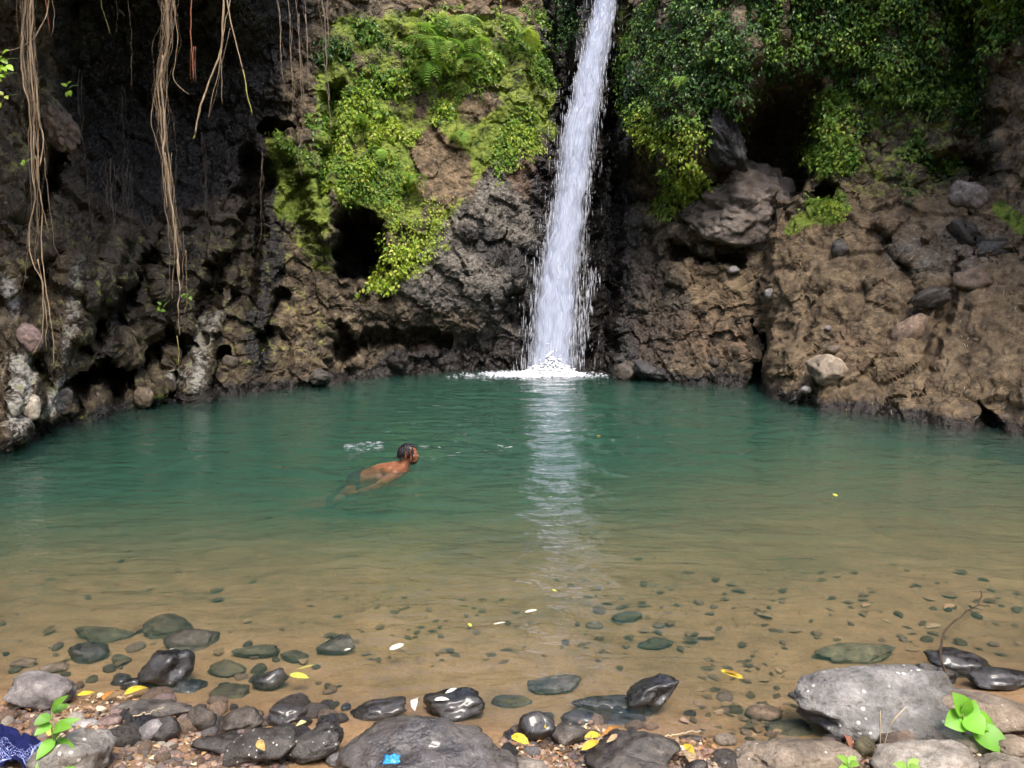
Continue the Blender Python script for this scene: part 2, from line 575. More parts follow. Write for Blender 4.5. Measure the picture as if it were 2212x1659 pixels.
# lean of the face: extra depth at each height, for key columns
_zl = np.array([-3.0, 0.0, 0.7, 1.5, 2.5, 3.5, 4.5, 5.5, 6.5, 7.5, 8.5, 10.0, 12.0, 14.5])
_lean = [
    (-2600, [-.3, 0, .1, .2, .3, .5, .6, .6, .4, 0, -.3, -.3, .3, 2.0]),
    (-300, [-.3, 0, .15, .35, .5, .8, 1.2, 1.5, .6, -.8, -1.4, -1.4, -.6, 1.5]),
    (60, [-.4, 0, .25, .55, .8, .9, 1.6, 1.9, .4, -2.2, -3.0, -3.0, -1.6, 1.5]),
    (250, [-.4, 0, .25, .55, 1.0, 1.9, 2.8, 3.0, 2.0, -1.6, -3.4, -3.6, -2.0, 1.5]),
    (440, [-.4, 0, .30, .6, 1.1, 2.1, 3.0, 3.2, 2.4, -.9, -3.0, -3.4, -2.0, 1.5]),
    (560, [-.4, 0, .2, .5, 1.0, 1.9, 2.6, 2.9, 2.5, .4, -1.6, -2.2, -1.0, 2.5]),
    (640, [-.4, 0, .2, .4, .7, 1.2, 1.8, 2.2, 2.3, 1.8, .8, .4, .8, 3.5]),
    (760, [-.4, 0, .1, -.1, .1, .4, .8, 1.2, 1.6, 1.9, 1.9, 2.1, 2.6, 5]),
    (950, [-.4, 0, .0, -.6, -.5, -.1, .3, .7, 1.1, 1.5, 1.8, 2.0, 2.1, 2.4]),
    (1120, [-.4, 0, .1, -.2, .0, .3, .6, .9, 1.3, 1.6, 2.0, 2.2, 2.3, 2.6]),
    (1180, [-.4, 0, .3, .4, .6, .8, 1.1, 1.4, 1.7, 2.0, 2.3, 2.5, 2.6, 2.9]),
    (1240, [-.4, 0, .2, .4, .8, 1.1, 1.4, 1.7, 2.0, 2.3, 2.6, 2.8, 2.9, 3.2]),
    (1310, [-.4, .3, .7, 1.3, 1.8, 2.2, 2.4, 2.6, 2.8, 3.0, 3.2, 3.3, 3.4, 3.7]),
    (1350, [-.4, 0, .5, 1.0, 1.5, 1.7, 1.1, .8, 1.0, 1.3, 1.6, 1.8, 2.0, 2.4]),
    (1450, [-.4, 0, .4, .7, 1.3, 1.5, .3, .0, .1, .4, .7, 1.1, 2.0, 4]),
    (1600, [-.4, 0, .4, .8, 1.3, 1.9, 1.2, .5, .2, .3, .5, .8, 1.6, 3.5]),
    (1644, [-.4, .3, .7, 1.0, 1.4, 1.9, 1.9, 1.1, .6, .4, .4, .6, 1.4, 3.5]),
    (1668, [-.4, 0, .5, 1.0, 1.6, 2.2, 2.6, 2.2, 1.7, 1.6, 1.7, 2.0, 2.8, 4.5]),
    (1800, [-.5, 0, .5, 1.1, 1.9, 2.5, 3.0, 3.1, 2.9, 2.7, 2.6, 2.8, 3.4, 4.5]),
    (2000, [-.6, 0, .5, 1.2, 2.1, 2.9, 3.4, 3.5, 3.2, 2.9, 2.7, 2.8, 3.4, 4.5]),
    (2140, [-.6, 0, .5, 1.2, 2.2, 3.0, 3.3, 3.3, 3.0, 2.5, 2.1, 2.0, 2.6, 4.0]),
    (2300, [-.6, 0, .5, 1.1, 1.8, 2.2, 2.4, 2.4, 1.9, 1.0, .2, -.2, .4, 2.5]),
    (5000, [-.5, 0, .3, .6, 1.0, 1.3, 1.5, 1.6, 1.4, 1.0, .8, .8, 1.2, 2.5]),
]
us = np.concatenate([np.linspace(-2600, -150, 110), np.arange(-145, 2360, 2.9), np.linspace(2366, 5000, 110)])
zs = np.concatenate([np.arange(-3.0, -0.3, 0.25), np.arange(-0.3, 7.9, 0.026), np.geomspace(7.95, 14.5, 60)])
nu, nv = len(us), len(zs)
lu = np.array([a for a, _ in _lean], float)
lt = np.array([b for _, b in _lean], float)
lz = np.stack([np.interp(zs, _zl, row) for row in lt])                       # key columns x heights
LE = np.stack([np.interp(us, lu, lz[:, j]) for j in range(nv)], 1)
ker = np.exp(-np.linspace(-2, 2, 15) ** 2)
ker /= ker.sum()
LE = np.apply_along_axis(lambda a: np.convolve(np.pad(a, 7, 'edge'), ker, 'valid'), 1, LE)
Y0 = np.interp(us, _bu, _by)
U, Z = np.meshgrid(us, zs, indexing='ij')
notch = smooth(560, 800, U) * (1 - smooth(1420, 1600, U))              # the lip the stream comes over is lower than the cliff beside it
Z = np.where(Z > 8.0, 8.0 + (Z - 8.0) * (1 - 0.74 * notch), Z)
YY = Y0[:, None] + LE
TX = (U - CX) / FPX / cp
P = np.stack([(TX * YY).ravel(), YY.ravel(), Z.ravel()], 1)
RD = np.stack([TX.ravel(), np.ones(nu * nv), np.zeros(nu * nv)], 1)
RD /= np.linalg.norm(RD, axis=1)[:, None]                                    # away from the pool
px, py = project(P)
wob = np.stack([P[:, 0] * 0.9, P[:, 1] * 0.9, P[:, 2] * 0.9], 1)
jx, jy = 26 * fbm(wob * 1.6, 4, 41), 26 * fbm(wob * 1.6, 4, 55)
qx, qy = px + jx, py + jy                                                    # uneven outlines for every pocket

d = np.zeros(nu * nv)
# pockets and caves
d += 2.8 * polymask(qx, qy, [(722, 480), (745, 462), (800, 470), (832, 505), (835, 548), (800, 590), (760, 612), (730, 600), (722, 540)], 11)
d += 1.3 * blob(qx, qy, 598, 273, 46, 28, 0.55)
d += 1.3 * blob(qx, qy, 738, 752, 36, 50, 0.5)
d += 0.75 * capsule(qx, qy, 790, 740, 940, 735, 32, 34, 0.3)
d += 0.5 * blob(qx, qy, 735, 800, 60, 22, 0.2)
d += 0.9 * blob(qx, qy, 1118, 665, 40, 66, 0.5)
d += 2.6 * polymask(qx, qy, [(1600, 300), (1622, 200), (1690, 165), (1760, 190), (1752, 260), (1735, 330), (1725, 400), (1640, 400), (1590, 390)], 24)
d += 1.2 * polymask(qx, qy, [(1345, 330), (1440, 350), (1450, 400), (1430, 460), (1370, 440), (1330, 400)], 20)
d += 0.9 * blob(qx, qy, 1783, 408, 34, 24, 0.4)
d += 0.8 * capsule(qx, qy, 1460, 535, 1600, 570, 30, 22, 0.3)
d += 1.5 * capsule(qx, qy, 1632, 700, 1636, 850, 10, 24, 0.3)
d += 0.8 * capsule(qx, qy, 2070, 40, 2120, 380, 70, 40, 0.3)
d += 0.7 * capsule(qx, qy, 2000, 360, 2090, 350, 40, 40, 0.2)
d += 0.5 * capsule(qx, qy, 2090, 870, 2150, 930, 10, 26, 0.2)
# left wall: slanting ribs and dark hollows between them
d += 1.45 * capsule(qx, qy, 110, 340, 75, 470, 48, 55, 0.4)
d -= 1.01 * blob(qx, qy, 115, 255, 70, 85, 0.3)
d += 1.45 * capsule(qx, qy, 290, 800, 150, 860, 44, 26, 0.25)
d += 1.30 * capsule(qx, qy, 360, 735, 250, 850, 40, 30, 0.25)
d += 1.01 * capsule(qx, qy, 480, 560, 400, 760, 34, 24, 0.2)
d += 0.72 * capsule(qx, qy, 205, 800, 170, 900, 16, 16, 0.2)
d += 0.87 * capsule(qx, qy, 330, 540, 210, 740, 30, 30, 0.2)
d += 0.87 * capsule(qx, qy, 395, 720, 372, 860, 15, 16, 0.2)
d += 1.16 * capsule(qx, qy, 560, 360, 520, 640, 44, 36, 0.3)
d += 0.72 * capsule(qx, qy, 600, 640, 560, 800, 24, 20, 0.2)
d -= 0.65 * capsule(qx, qy, 60, 700, 30, 930, 48, 50, 0.2)
d -= 0.51 * capsule(qx, qy, 170, 560, 110, 880, 40, 46, 0.2)
d -= 0.51 * capsule(qx, qy, 440, 700, 420, 850, 40, 40, 0.2)
d -= 0.51 * blob(qx, qy, 325, 820, 50, 50, 0.2)
d -= 0.72 * capsule(qx, qy, 650, 320, 700, 500, 55, 55, 0.2)
d += 0.72 * capsule(qx, qy, 715, 200, 690, 440, 28, 20, 0.2)
d += 0.8 * capsule(qx, qy, 250, 620, 190, 760, 22, 26, 0.2)
d += 0.7 * capsule(qx, qy, 470, 760, 455, 850, 16, 18, 0.2)
d += 0.6 * capsule(qx, qy, 110, 560, 60, 680, 24, 26, 0.2)
d -= 0.5 * capsule(qx, qy, 260, 500, 200, 640, 30, 30, 0.1)
d -= 0.5 * capsule(qx, qy, 400, 480, 350, 620, 34, 34, 0.1)
# the slot of the fall
d += 1.3 * capsule(qx, qy, 1215, -80, 1222, 250, 46, 26, 0.4)
d += 0.8 * capsule(qx, qy, 1330, 200, 1300, 780, 34, 44, 0.3)
d += 0.7 * capsule(qx, qy, 1345, -60, 1335, 200, 22, 30, 0.3)
# right slope: a shelf line and gullies
d -= 0.25 * capsule(qx, qy, 1690, 640, 1720, 840, 60, 60, 0.1)
d += 0.35 * capsule(qx, qy, 1900, 500, 1990, 640, 26, 20, 0.1)
d += 0.3 * capsule(qx, qy, 2060, 560, 2010, 800, 20, 18, 0.1)
# broken rock, coarse to fine
shield = smooth(-0.4, 0.4, Z.ravel())
big = fbm(P * 0.42, 3, 1)
mid = fbm(P * 1.15, 5, 12, 0.55)
rid = fbm(np.stack([P[:, 0] * 1.6 + P[:, 2] * 0.7, P[:, 1] * 1.6, P[:, 2] * 1.1], 1), 4, 23, 0.5, True)
w1, w2_, wid = worley(P * 2.1 + 0.35 * np.stack([mid, big, rid], 1), 5)
v1, v2, vid = worley(P * 6.0 + 0.3 * np.stack([rid, mid, big], 1), 9)
fine = fbm(P * 7.5, 4, 33, 0.6)
dn = 0.22 * big + 0.15 * mid - 0.12 * rid + 0.13 * (w1 - 0.5) - 0.20 * (wid - 0.5) + 0.065 * (v1 - 0.45) - 0.05 * (vid - 0.5) + 0.045 * fine
soft_face = np.clip(polymask(px, py, [(880, 280), (1000, 290), (1050, 420), (940, 470), (880, 420)], 40) * 0.7, 0, 1)
slope_face = polymask(px, py, [(1660, 560), (1800, 450), (2230, 420), (2260, 960), (1900, 920), (1660, 850)], 50)
dn *= (1 - 0.6 * soft_face) * (1 - 0.20 * slope_face)
P = P + RD * d[:, None]
G = P.reshape(nu, nv, 3)


def grid_normals(G):
    a = np.gradient(G, axis=0)
    b = np.gradient(G, axis=1)
    n = np.cross(b, a)
    n /= np.linalg.norm(n, axis=2)[:, :, None] + 1e-9
    flip = (n.reshape(-1, 3) * RD).sum(1) > 0.15
    return n.reshape(-1, 3)


NR = grid_normals(G)
if (NR * RD).sum(1).mean() > 0:
    NR = -NR
blend = NR * 0.6 - RD * 0.4
blend /= np.linalg.norm(blend, axis=1)[:, None]
P = P - blend * dn[:, None]
cliff_P = P
cliff_N = grid_normals(P.reshape(nu, nv, 3))
if (cliff_N * RD).sum(1).mean() > 0:
    cliff_N = -cliff_N
cpx, cpy = project(P)

# what covers the rock, and shade painted into its colour
fx, fy = cpx + 30 * fbm(P * 1.3, 4, 71), cpy + 30 * fbm(P * 1.3, 4, 72)
moss = np.zeros(nu * nv)
mainveg = [(700, 40), (880, 28), (1165, 40), (1212, 220), (1195, 300), (1140, 335), (1060, 360), (1010, 440), (965, 490), (935, 570), (900, 625), (780, 628), (828, 570), (838, 500), (775, 440), (715, 430), (690, 380), (680, 250)]
moss = np.maximum(moss, (0.66 + 0.35 * fbm(P * 0.9, 3, 131)) * polymask(fx, fy, mainveg, 20))
moss -= 0.8 * polymask(fx, fy, [(885, 330), (930, 285), (1000, 330), (1020, 400), (960, 450), (930, 470), (895, 400)], 14)
moss -= 0.6 * blob(fx, fy, 1040, 215, 55, 50, 0.3)
moss -= 0.6 * blob(fx, fy, 905, 225, 26, 40, 0.3)
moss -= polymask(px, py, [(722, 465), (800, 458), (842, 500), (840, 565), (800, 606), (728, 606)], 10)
moss -= 0.5 * blob(fx, fy, 1150, 300, 30, 60, 0.3)
moss = np.maximum(moss, 1.0 * polymask(fx, fy, [(578, 300), (620, 290), (690, 370), (718, 450), (700, 485), (640, 478), (596, 470)], 14))
moss = np.maximum(moss, 0.55 * polymask(fx, fy, [(600, 470), (720, 470), (728, 600), (640, 560)], 24))
moss = np.maximum(moss, 0.8 * capsule(fx, fy, 1800, 215, 1790, 340, 45, 60, 0.4))
moss = np.maximum(moss, 0.85 * capsule(fx, fy, 1720, 495, 1810, 440, 26, 34, 0.4))
moss = np.maximum(moss, 0.75 * capsule(fx, fy, 2165, 455, 2212, 480, 30, 30, 0.3))
moss = np.maximum(moss, 0.55 * capsule(fx, fy, 1345, 30, 1360, 120, 30, 24, 0.3))
moss = np.maximum(moss, 0.42 * polymask(fx, fy, [(1730, 180), (2100, 150), (2080, 420), (1850, 460), (1740, 380)], 40))
moss = np.maximum(moss, 0.30 * polymask(fx, fy, [(0, 120), (160, 180), (160, 330), (60, 420), (0, 400)], 30))
moss = np.maximum(moss, 0.40 * blob(fx, fy, 350, 850, 90, 40, 0.2) + 0 * moss)
moss = np.maximum(moss, 0.38 * blob(fx, fy, 690, 720, 60, 100, 0.2))
moss = np.maximum(moss, 0.30 * polymask(fx, fy, [(0, 380), (200, 480), (560, 460), (720, 480), (720, 800), (400, 860), (0, 960)], 40))
zz = P[:, 2]
wet = np.zeros(nu * nv)  # wet rock, plus painted shade where marked below
wet = np.maximum(wet, 1 - smooth(0.02, 0.32, zz + 0.12 * fbm(P * 2.5, 3, 81)))
wet = np.maximum(wet, capsule(fx, fy, 1260, 0, 1220, 800, 80, 150, 0.45))
wet = np.maximum(wet, 0.85 * capsule(fx, fy, 840, 780, 1090, 760, 40, 70, 0.3))
wet = np.maximum(wet, 0.75 * capsule(fx, fy, 1030, 520, 1130, 560, 50, 80, 0.2))
wet = np.maximum(wet, 0.9 * capsule(fx, fy, 1340, 430, 1330, 780, 60, 70, 0.3))
wet = np.maximum(wet, 0.9 * capsule(fx, fy, 580, 420, 560, 780, 55, 50, 0.3))
wet = np.maximum(wet, 0.95 * polymask(fx, fy, [(100, -80), (690, -80), (600, 260), (540, 420), (330, 480), (200, 420), (120, 180)], 40))  # shade of the upper left hollow, painted near black
wet = np.maximum(wet, 0.6 * capsule(fx, fy, 330, 540, 210, 800, 60, 60, 0.2))  # darker band along the slanting groove
wet = np.maximum(wet, 0.52 * polymask(fx, fy, [(140, 300), (560, 360), (620, 520), (560, 680), (330, 740), (180, 700), (100, 480)], 50))  # painted shade over the middle of the left wall, lower lumps left bright
wet = np.maximum(wet, capsule(fx, fy, 1215, -60, 1215, 260, 50, 40, 0.5))
wet = np.maximum(wet, capsule(fx, fy, 1335, 150, 1310, 700, 46, 60, 0.5))
wet = np.maximum(wet, 0.35 * polymask(fx, fy, [(1900, 60), (2212, 80), (2140, 380), (2000, 400)], 40))  # painted shade on the overhung rock at upper right
wet = np.maximum(wet, 0.55 * polymask(fx, fy, [(1290, 380), (1430, 470), (1500, 640), (1470, 800), (1290, 800)], 40))
wet = np.maximum(wet, 0.45 * polymask(fx, fy, [(760, 640), (1150, 560), (1160, 800), (760, 800)], 40))
wet = np.maximum(wet, polymask(px, py, [(722, 470), (800, 462), (838, 505), (838, 560), (800, 600), (728, 600)], 14))  # darkness inside the round cave, painted on its walls
pale = np.zeros(nu * nv)
pale = np.maximum(pale, 0.50 * capsule(fx, fy, 175, 560, 140, 780, 34, 60, 0.0))
pale = np.maximum(pale, 0.62 * capsule(fx, fy, 45, 780, 40, 910, 70, 80, 0.0))
pale = np.maximum(pale, 0.62 * capsule(fx, fy, 150, 830, 110, 900, 50, 54, 0.0))
pale = np.maximum(pale, 0.56 * capsule(fx, fy, 450, 690, 420, 840, 55, 60, 0.0))
pale = np.maximum(pale, 0.6 * blob(fx, fy, 390, 810, 45, 40, 0.2))
pale = np.maximum(pale, 0.6 * blob(fx, fy, 20, 640, 40, 110, 0.2))
pale = np.maximum(pale, 0.45 * blob(fx, fy, 120, 250, 55, 60, 0.2))
pale = np.maximum(pale, 0.5 * blob(fx, fy, 1340, 770, 50, 45, 0.2))
soil = polymask(fx, fy, [(1640, 520), (1780, 420), (1900, 380), (2212, 420), (2260, 1000), (1900, 930), (1650, 860), (1640, 640)], 50)
soil = np.maximum(soil, 0.9 * polymask(fx, fy, [(1460, 560), (1620, 560), (1650, 700), (1500, 680)], 40))
soil = np.maximum(soil, polymask(fx, fy, [(870, 250), (1060, 190), (1060, 420), (960, 480), (880, 420)], 30))
soil = np.maximum(soil, 0.8 * polymask(fx, fy, [(780, -80), (1160, -80), (1150, 40), (900, 40)], 20))
soil = np.maximum(soil, 0.52 * polymask(fx, fy, [(560, 600), (720, 620), (720, 800), (600, 820)], 70))
soil = np.maximum(soil, 0.6 * polymask(fx, fy, [(2140, 100), (2300, 100), (2300, 460), (2160, 440)], 20))
grey = 0.85 * polymask(fx, fy, [(960, 470), (1080, 330), (1190, 330), (1180, 640), (1080, 700), (800, 640)], 40)
grey = np.maximum(grey, 0.7 * blob(fx, fy, 1090, 700, 120, 70, 0.3))
grey = np.maximum(grey, 0.15 * polymask(fx, fy, [(0, 400), (560, 400), (560, 900), (0, 980)], 30))
grey = np.maximum(grey, 0.5 * polymask(fx, fy, [(1850, 480), (2212, 480), (2130, 620), (1900, 600)], 40))
rust = 0.7 * polymask(fx, fy, [(1080, 340), (1190, 330), (1180, 470), (1100, 440)], 30)
rust = np.maximum(rust, 0.5 * polymask(fx, fy, [(1320, 640), (1640, 680), (1640, 800), (1330, 800)], 40))
rust = np.maximum(rust, 0.5 * blob(fx, fy, 1850, 740, 130, 60, 0.2))
rust = np.maximum(rust, 0.6 * blob(fx, fy, 950, 800, 60, 14, 0.2))
rust = np.maximum(rust, 0.5 * blob(fx, fy, 1100, 740, 40, 60, 0.2))
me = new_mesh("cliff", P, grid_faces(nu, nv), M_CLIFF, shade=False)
fl = np.ones(len(me.polygons), bool)
qs = ((slope_face > 0.4) & (fbm(P * 1.2, 3, 44) > -0.05)).reshape(nu, nv)[:-1, :-1].ravel()
me.polygons.foreach_set("use_smooth", qs)
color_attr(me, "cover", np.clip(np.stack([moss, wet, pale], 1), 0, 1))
color_attr(me, "rock", np.clip(np.stack([soil, grey, rust], 1), 0, 1))
cliff = tag(obj("cliff", me), "dark brown rock cliff with caves round the pool", kind="structure")
CL_NU, CL_NV = nu, nv
# nearest cliff point in front, by picture place
_cell = 4
_front = {}
_vis = np.nonzero((cpx > -40) & (cpx < 2260) & (cpy > -60) & (cpy < 1000))[0]
_dep = P[:, 1]
_order = _vis[np.argsort(-_dep[_vis])]
for _i, _a, _b in zip(_order.tolist(), (cpx[_order] // _cell).astype(int).tolist(), (cpy[_order] // _cell).astype(int).tolist()):
    _front[(_a, _b)] = _i


def on_cliff(x, y):
    """index of the cliff vertex seen at a pixel"""
    a, b = int(x // _cell), int(y // _cell)
    for r in range(0, 5):
        best = None
        for da in range(-r, r + 1):
            for db in range(-r, r + 1):
                k = _front.get((a + da, b + db))
                if k is not None and (best is None or _dep[k] < _dep[best]):
                    best = k
        if best is not None:
            return best
    raise ValueError((x, y))

# ------------------------------------------------------------------ materials of the things
def mat_stone(name, c1, c2, c3, rough=(0.55, 0.9), spots=0.0, scale=9.0, spec=0.4, coat=0.0):
    m = N(name)
    oi = m.n("ShaderNodeObjectInfo")
    off = m.n("ShaderNodeVectorMath", operation='MULTIPLY_ADD')
    m.put(off.inputs[0], oi.outputs["Random"])
    off.inputs[1].default_value = (37, 19, 53)
    m.put(off.inputs[2], m.co())
    vec = off.outputs[0]
    n1 = m.noise(scale, 5, 0.62, vec)
    n2 = m.noise(scale * 5.5, 3, 0.7, vec)
    c = m.ramp(n1, [(0.30, c1), (0.52, c2), (0.74, c3)])
    c = m.mix(1.0, c, m.ramp(n2, [(0.25, 0.55), (0.5, 1.0), (0.8, 1.3)]), 'MULTIPLY')
    c = m.mix(1.0, c, m.ramp(oi.outputs["Random"], [(0.0, (0.62, 0.62, 0.64)), (0.35, (1.15, 1.02, 0.90)), (0.65, (0.85, 0.86, 0.88)), (1.0, (1.45, 1.38, 1.30))]), 'MULTIPLY')
    if spots:
        v = m.voronoi(scale * 3.2, vec=vec)
        vr, _, _ = m.sep(m.voronoi(scale * 3.2, vec=vec, out="Color"))
        sm = m.math('MULTIPLY', m.ramp(m.math('ADD', v, m.math('MULTIPLY', m.math('SUBTRACT', n2, 0.5), 0.25)), [(0.20, 1.0), (0.27, 0.0)]),
                    m.ramp(vr, [(1 - spots - 0.02, 0.0), (1 - spots, 1.0)]))
        sm = m.math('MULTIPLY', sm, m.ramp(m.noise(scale * 0.5, 2, 0.5, vec), [(0.46, 0.0), (0.54, 1.0)]))
        c = m.mix(m.math('MULTIPLY', sm, 0.9), c, (0.62, 0.60, 0.52))
    r = m.ramp(n1, [(0.35, rough[0]), (0.65, rough[1])])
    n0 = m.noise(scale * 0.28, 3, 0.6, vec)
    c = m.mix(1.0, c, m.ramp(n0, [(0.34, 0.55), (0.5, 1.0), (0.68, 1.45)]), 'MULTIPLY')
    pit = m.voronoi(scale * 2.4, vec=vec)
    h = m.math('ADD', m.math('ADD', n1, m.math('MULTIPLY', n2, 0.5)), m.ramp(pit, [(0.08, 0.0), (0.3, 0.25)]))
    if rough[0] < 0.3:
        r = m.ramp(n0, [(0.36, rough[0]), (0.6, 0.75)])
    kw = {"Coat_Weight": coat, "Coat_Roughness": 0.12} if coat else {}
    return m.done(c, r, m.bump(h, 0.9, 0.22 / scale), spec, **kw)


MS = {
    'grey': mat_stone("dry grey stone", (0.105, 0.098, 0.096), (0.20, 0.185, 0.18), (0.32, 0.30, 0.29), scale=24),
    'lichen': mat_stone("grey stone with lichen", (0.078, 0.072, 0.062), (0.165, 0.152, 0.138), (0.29, 0.268, 0.245), spots=0.30, scale=8.5),
    'wet': mat_stone("wet black stone", (0.007, 0.006, 0.005), (0.018, 0.015, 0.013), (0.055, 0.048, 0.042), rough=(0.09, 0.5), spec=0.6, coat=0.5, scale=24),
    'damp': mat_stone("damp dark stone", (0.022, 0.019, 0.016), (0.052, 0.045, 0.039), (0.115, 0.102, 0.090), rough=(0.22, 0.6), spec=0.5, scale=24),
    'dampspot': mat_stone("damp dark stone with pale spots", (0.028, 0.024, 0.020), (0.058, 0.050, 0.043), (0.115, 0.102, 0.090), rough=(0.25, 0.6), spots=0.35, scale=20, spec=0.5),
    'sheen': mat_stone("wet shining boulder", (0.034, 0.031, 0.029), (0.075, 0.069, 0.067), (0.16, 0.15, 0.15), rough=(0.16, 0.45), scale=11, spec=0.6, coat=0.5),
    'brown': mat_stone("brown stone", (0.085, 0.058, 0.040), (0.16, 0.115, 0.082), (0.27, 0.20, 0.15), scale=24),
    'mauve': mat_stone("mauve stone", (0.13, 0.090, 0.082), (0.23, 0.165, 0.15), (0.36, 0.27, 0.25), scale=24),
    'pale': mat_stone("pale stone", (0.26, 0.215, 0.165), (0.42, 0.37, 0.30), (0.60, 0.56, 0.48), scale=24),
    'tan': mat_stone("tan stone", (0.13, 0.105, 0.078), (0.225, 0.185, 0.14), (0.34, 0.29, 0.23), spots=0.12, scale=13),
    'olive': mat_stone("algae coated stone", (0.030, 0.028, 0.016), (0.062, 0.058, 0.033), (0.11, 0.10, 0.06), scale=24),
    'cliffgrey': mat_stone("weathered grey boulder", (0.060, 0.050, 0.044), (0.135, 0.115, 0.102), (0.26, 0.225, 0.20), scale=3.0),
    'cliffdark': mat_stone("dark wet boulder", (0.022, 0.020, 0.022), (0.050, 0.046, 0.047), (0.105, 0.098, 0.098), rough=(0.25, 0.6), scale=4.0),
}


def mat_leaf(name, rough=0.45, trans=0.35, spots=False):
    m = N(name)
    c = m.attr("col")
    if spots:
        s1 = m.noise(55, 4, 0.65)
        c = m.mix(m.ramp(s1, [(0.52, 0.0), (0.66, 0.75)]), c, (0.16, 0.085, 0.03))
        c = m.mix(1.0, c, m.ramp(m.noise(120, 2), [(0.3, 0.7), (0.7, 1.15)]), 'MULTIPLY')
    m.done(c, rough, None, 0.4)
    tl = m.n("ShaderNodeBsdfTranslucent")
    m.put(tl.inputs["Color"], m.mix(1.0, c, (1.25, 1.2, 0.6), 'MULTIPLY'))
    mx = m.n("ShaderNodeMixShader")
    mx.inputs[0].default_value = trans
    m.t.links.new(m.p.outputs[0], mx.inputs[1])
    m.t.links.new(tl.outputs[0], mx.inputs[2])
    m.t.links.new(mx.outputs[0], m.out.inputs[0])
    return m.m


def mat_plain(name, c1, c2, rough=0.6, scale=8, bump=0.3, trans=0.0, stretch=(1, 1, 1)):
    m = N(name)
    n1 = m.noise(scale, 4, 0.6, m.map(m.co(), stretch))
    m.done(m.ramp(n1, [(0.3, c1), (0.7, c2)]), rough, m.bump(n1, bump, 0.01), 0.35)
    if trans:
        tl = m.n("ShaderNodeBsdfTranslucent")
        m.put(tl.inputs["Color"], tuple(min(1, x * 1.3) for x in c2))
        mx = m.n("ShaderNodeMixShader")
        mx.inputs[0].default_value = trans
        m.t.links.new(m.p.outputs[0], mx.inputs[1])
        m.t.links.new(tl.outputs[0], mx.inputs[2])
        m.t.links.new(mx.outputs[0], m.out.inputs[0])
    return m.m


M_LEAF = mat_leaf("leaf")
M_LITTER = mat_leaf("dry leaf", 0.65, 0.15, True)
M_PEB = mat_leaf("pebbles", 0.7, 0.0)
M_ROOT = mat_plain("root bark", (0.20, 0.135, 0.082), (0.46, 0.345, 0.225), 0.8, 14, 0.6, stretch=(3, 3, 0.4))
M_ROOTG = mat_plain("grey root bark", (0.10, 0.075, 0.055), (0.24, 0.185, 0.14), 0.85, 14, 0.6, stretch=(3, 3, 0.4))
M_ROOTR = mat_plain("red root bark", (0.16, 0.055, 0.03), (0.34, 0.13, 0.07), 0.8, 14, 0.6, stretch=(3, 3, 0.4))
M_ROOTY = mat_plain("yellowing root tip", (0.22, 0.19, 0.05), (0.42, 0.40, 0.12), 0.7, 14, 0.4, stretch=(3, 3, 0.4))
M_TWIG = mat_plain("wet twig", (0.03, 0.02, 0.013), (0.085, 0.058, 0.035), 0.5, 20)
M_STRAW = mat_plain("dry straw", (0.34, 0.26, 0.15), (0.60, 0.50, 0.34), 0.7, 9)
M_STEM = mat_plain("green stem", (0.10, 0.17, 0.04), (0.20, 0.28, 0.08), 0.6, 20)

# ------------------------------------------------------------------ stones
_ICO = {}


def ico(sub):
    if sub not in _ICO:
        b = bmesh.new()
        bmesh.ops.create_icosphere(b, subdivisions=sub, radius=1.0)
        b.verts.ensure_lookup_table()
        _ICO[sub] = (np.array([v.co for v in b.verts]), np.array([[v.index for v in f.verts] for f in b.faces]))
        b.free()
    return _ICO[sub]


def rock_verts(seed, sub=4, angular=0.5, rough=1.0):
    V, F = ico(sub)
    rg = np.random.default_rng(seed)
    V = V.copy()
    o = rg.uniform(-50, 50, 3)
    V = V * (1 + 0.34 * fbm(V * 0.95 + o, 2, seed)[:, None])
    for k in range(int(3 + 7 * angular)):
        n = rg.normal(size=3)
        n /= np.linalg.norm(n)
        lim = rg.uniform(0.62, 0.9) if angular > 0.3 else rg.uniform(0.8, 0.96)
        e = V @ n - lim
        V = V - np.where(e > 0, e * (0.55 + 0.4 * angular), 0)[:, None] * n
    nn = V / np.linalg.norm(V, axis=1)[:, None]
    V = V + nn * (rough * (0.10 * fbm(V * 2.1 + o, 4, seed + 5) - 0.07 * np.clip(fbm(V * 1.7 - o, 3, seed + 6, 0.5, True) - 0.25, 0, 1) + 0.04 * fbm(V * 7 + o, 3, seed + 9)))[:, None]
    V /= np.abs(V).max(0)
    return V, F


def rotz(V, a):
    c, s = math.cos(a), math.sin(a)
    return V @ np.array([[c, s, 0], [-s, c, 0], [0, 0, 1]])


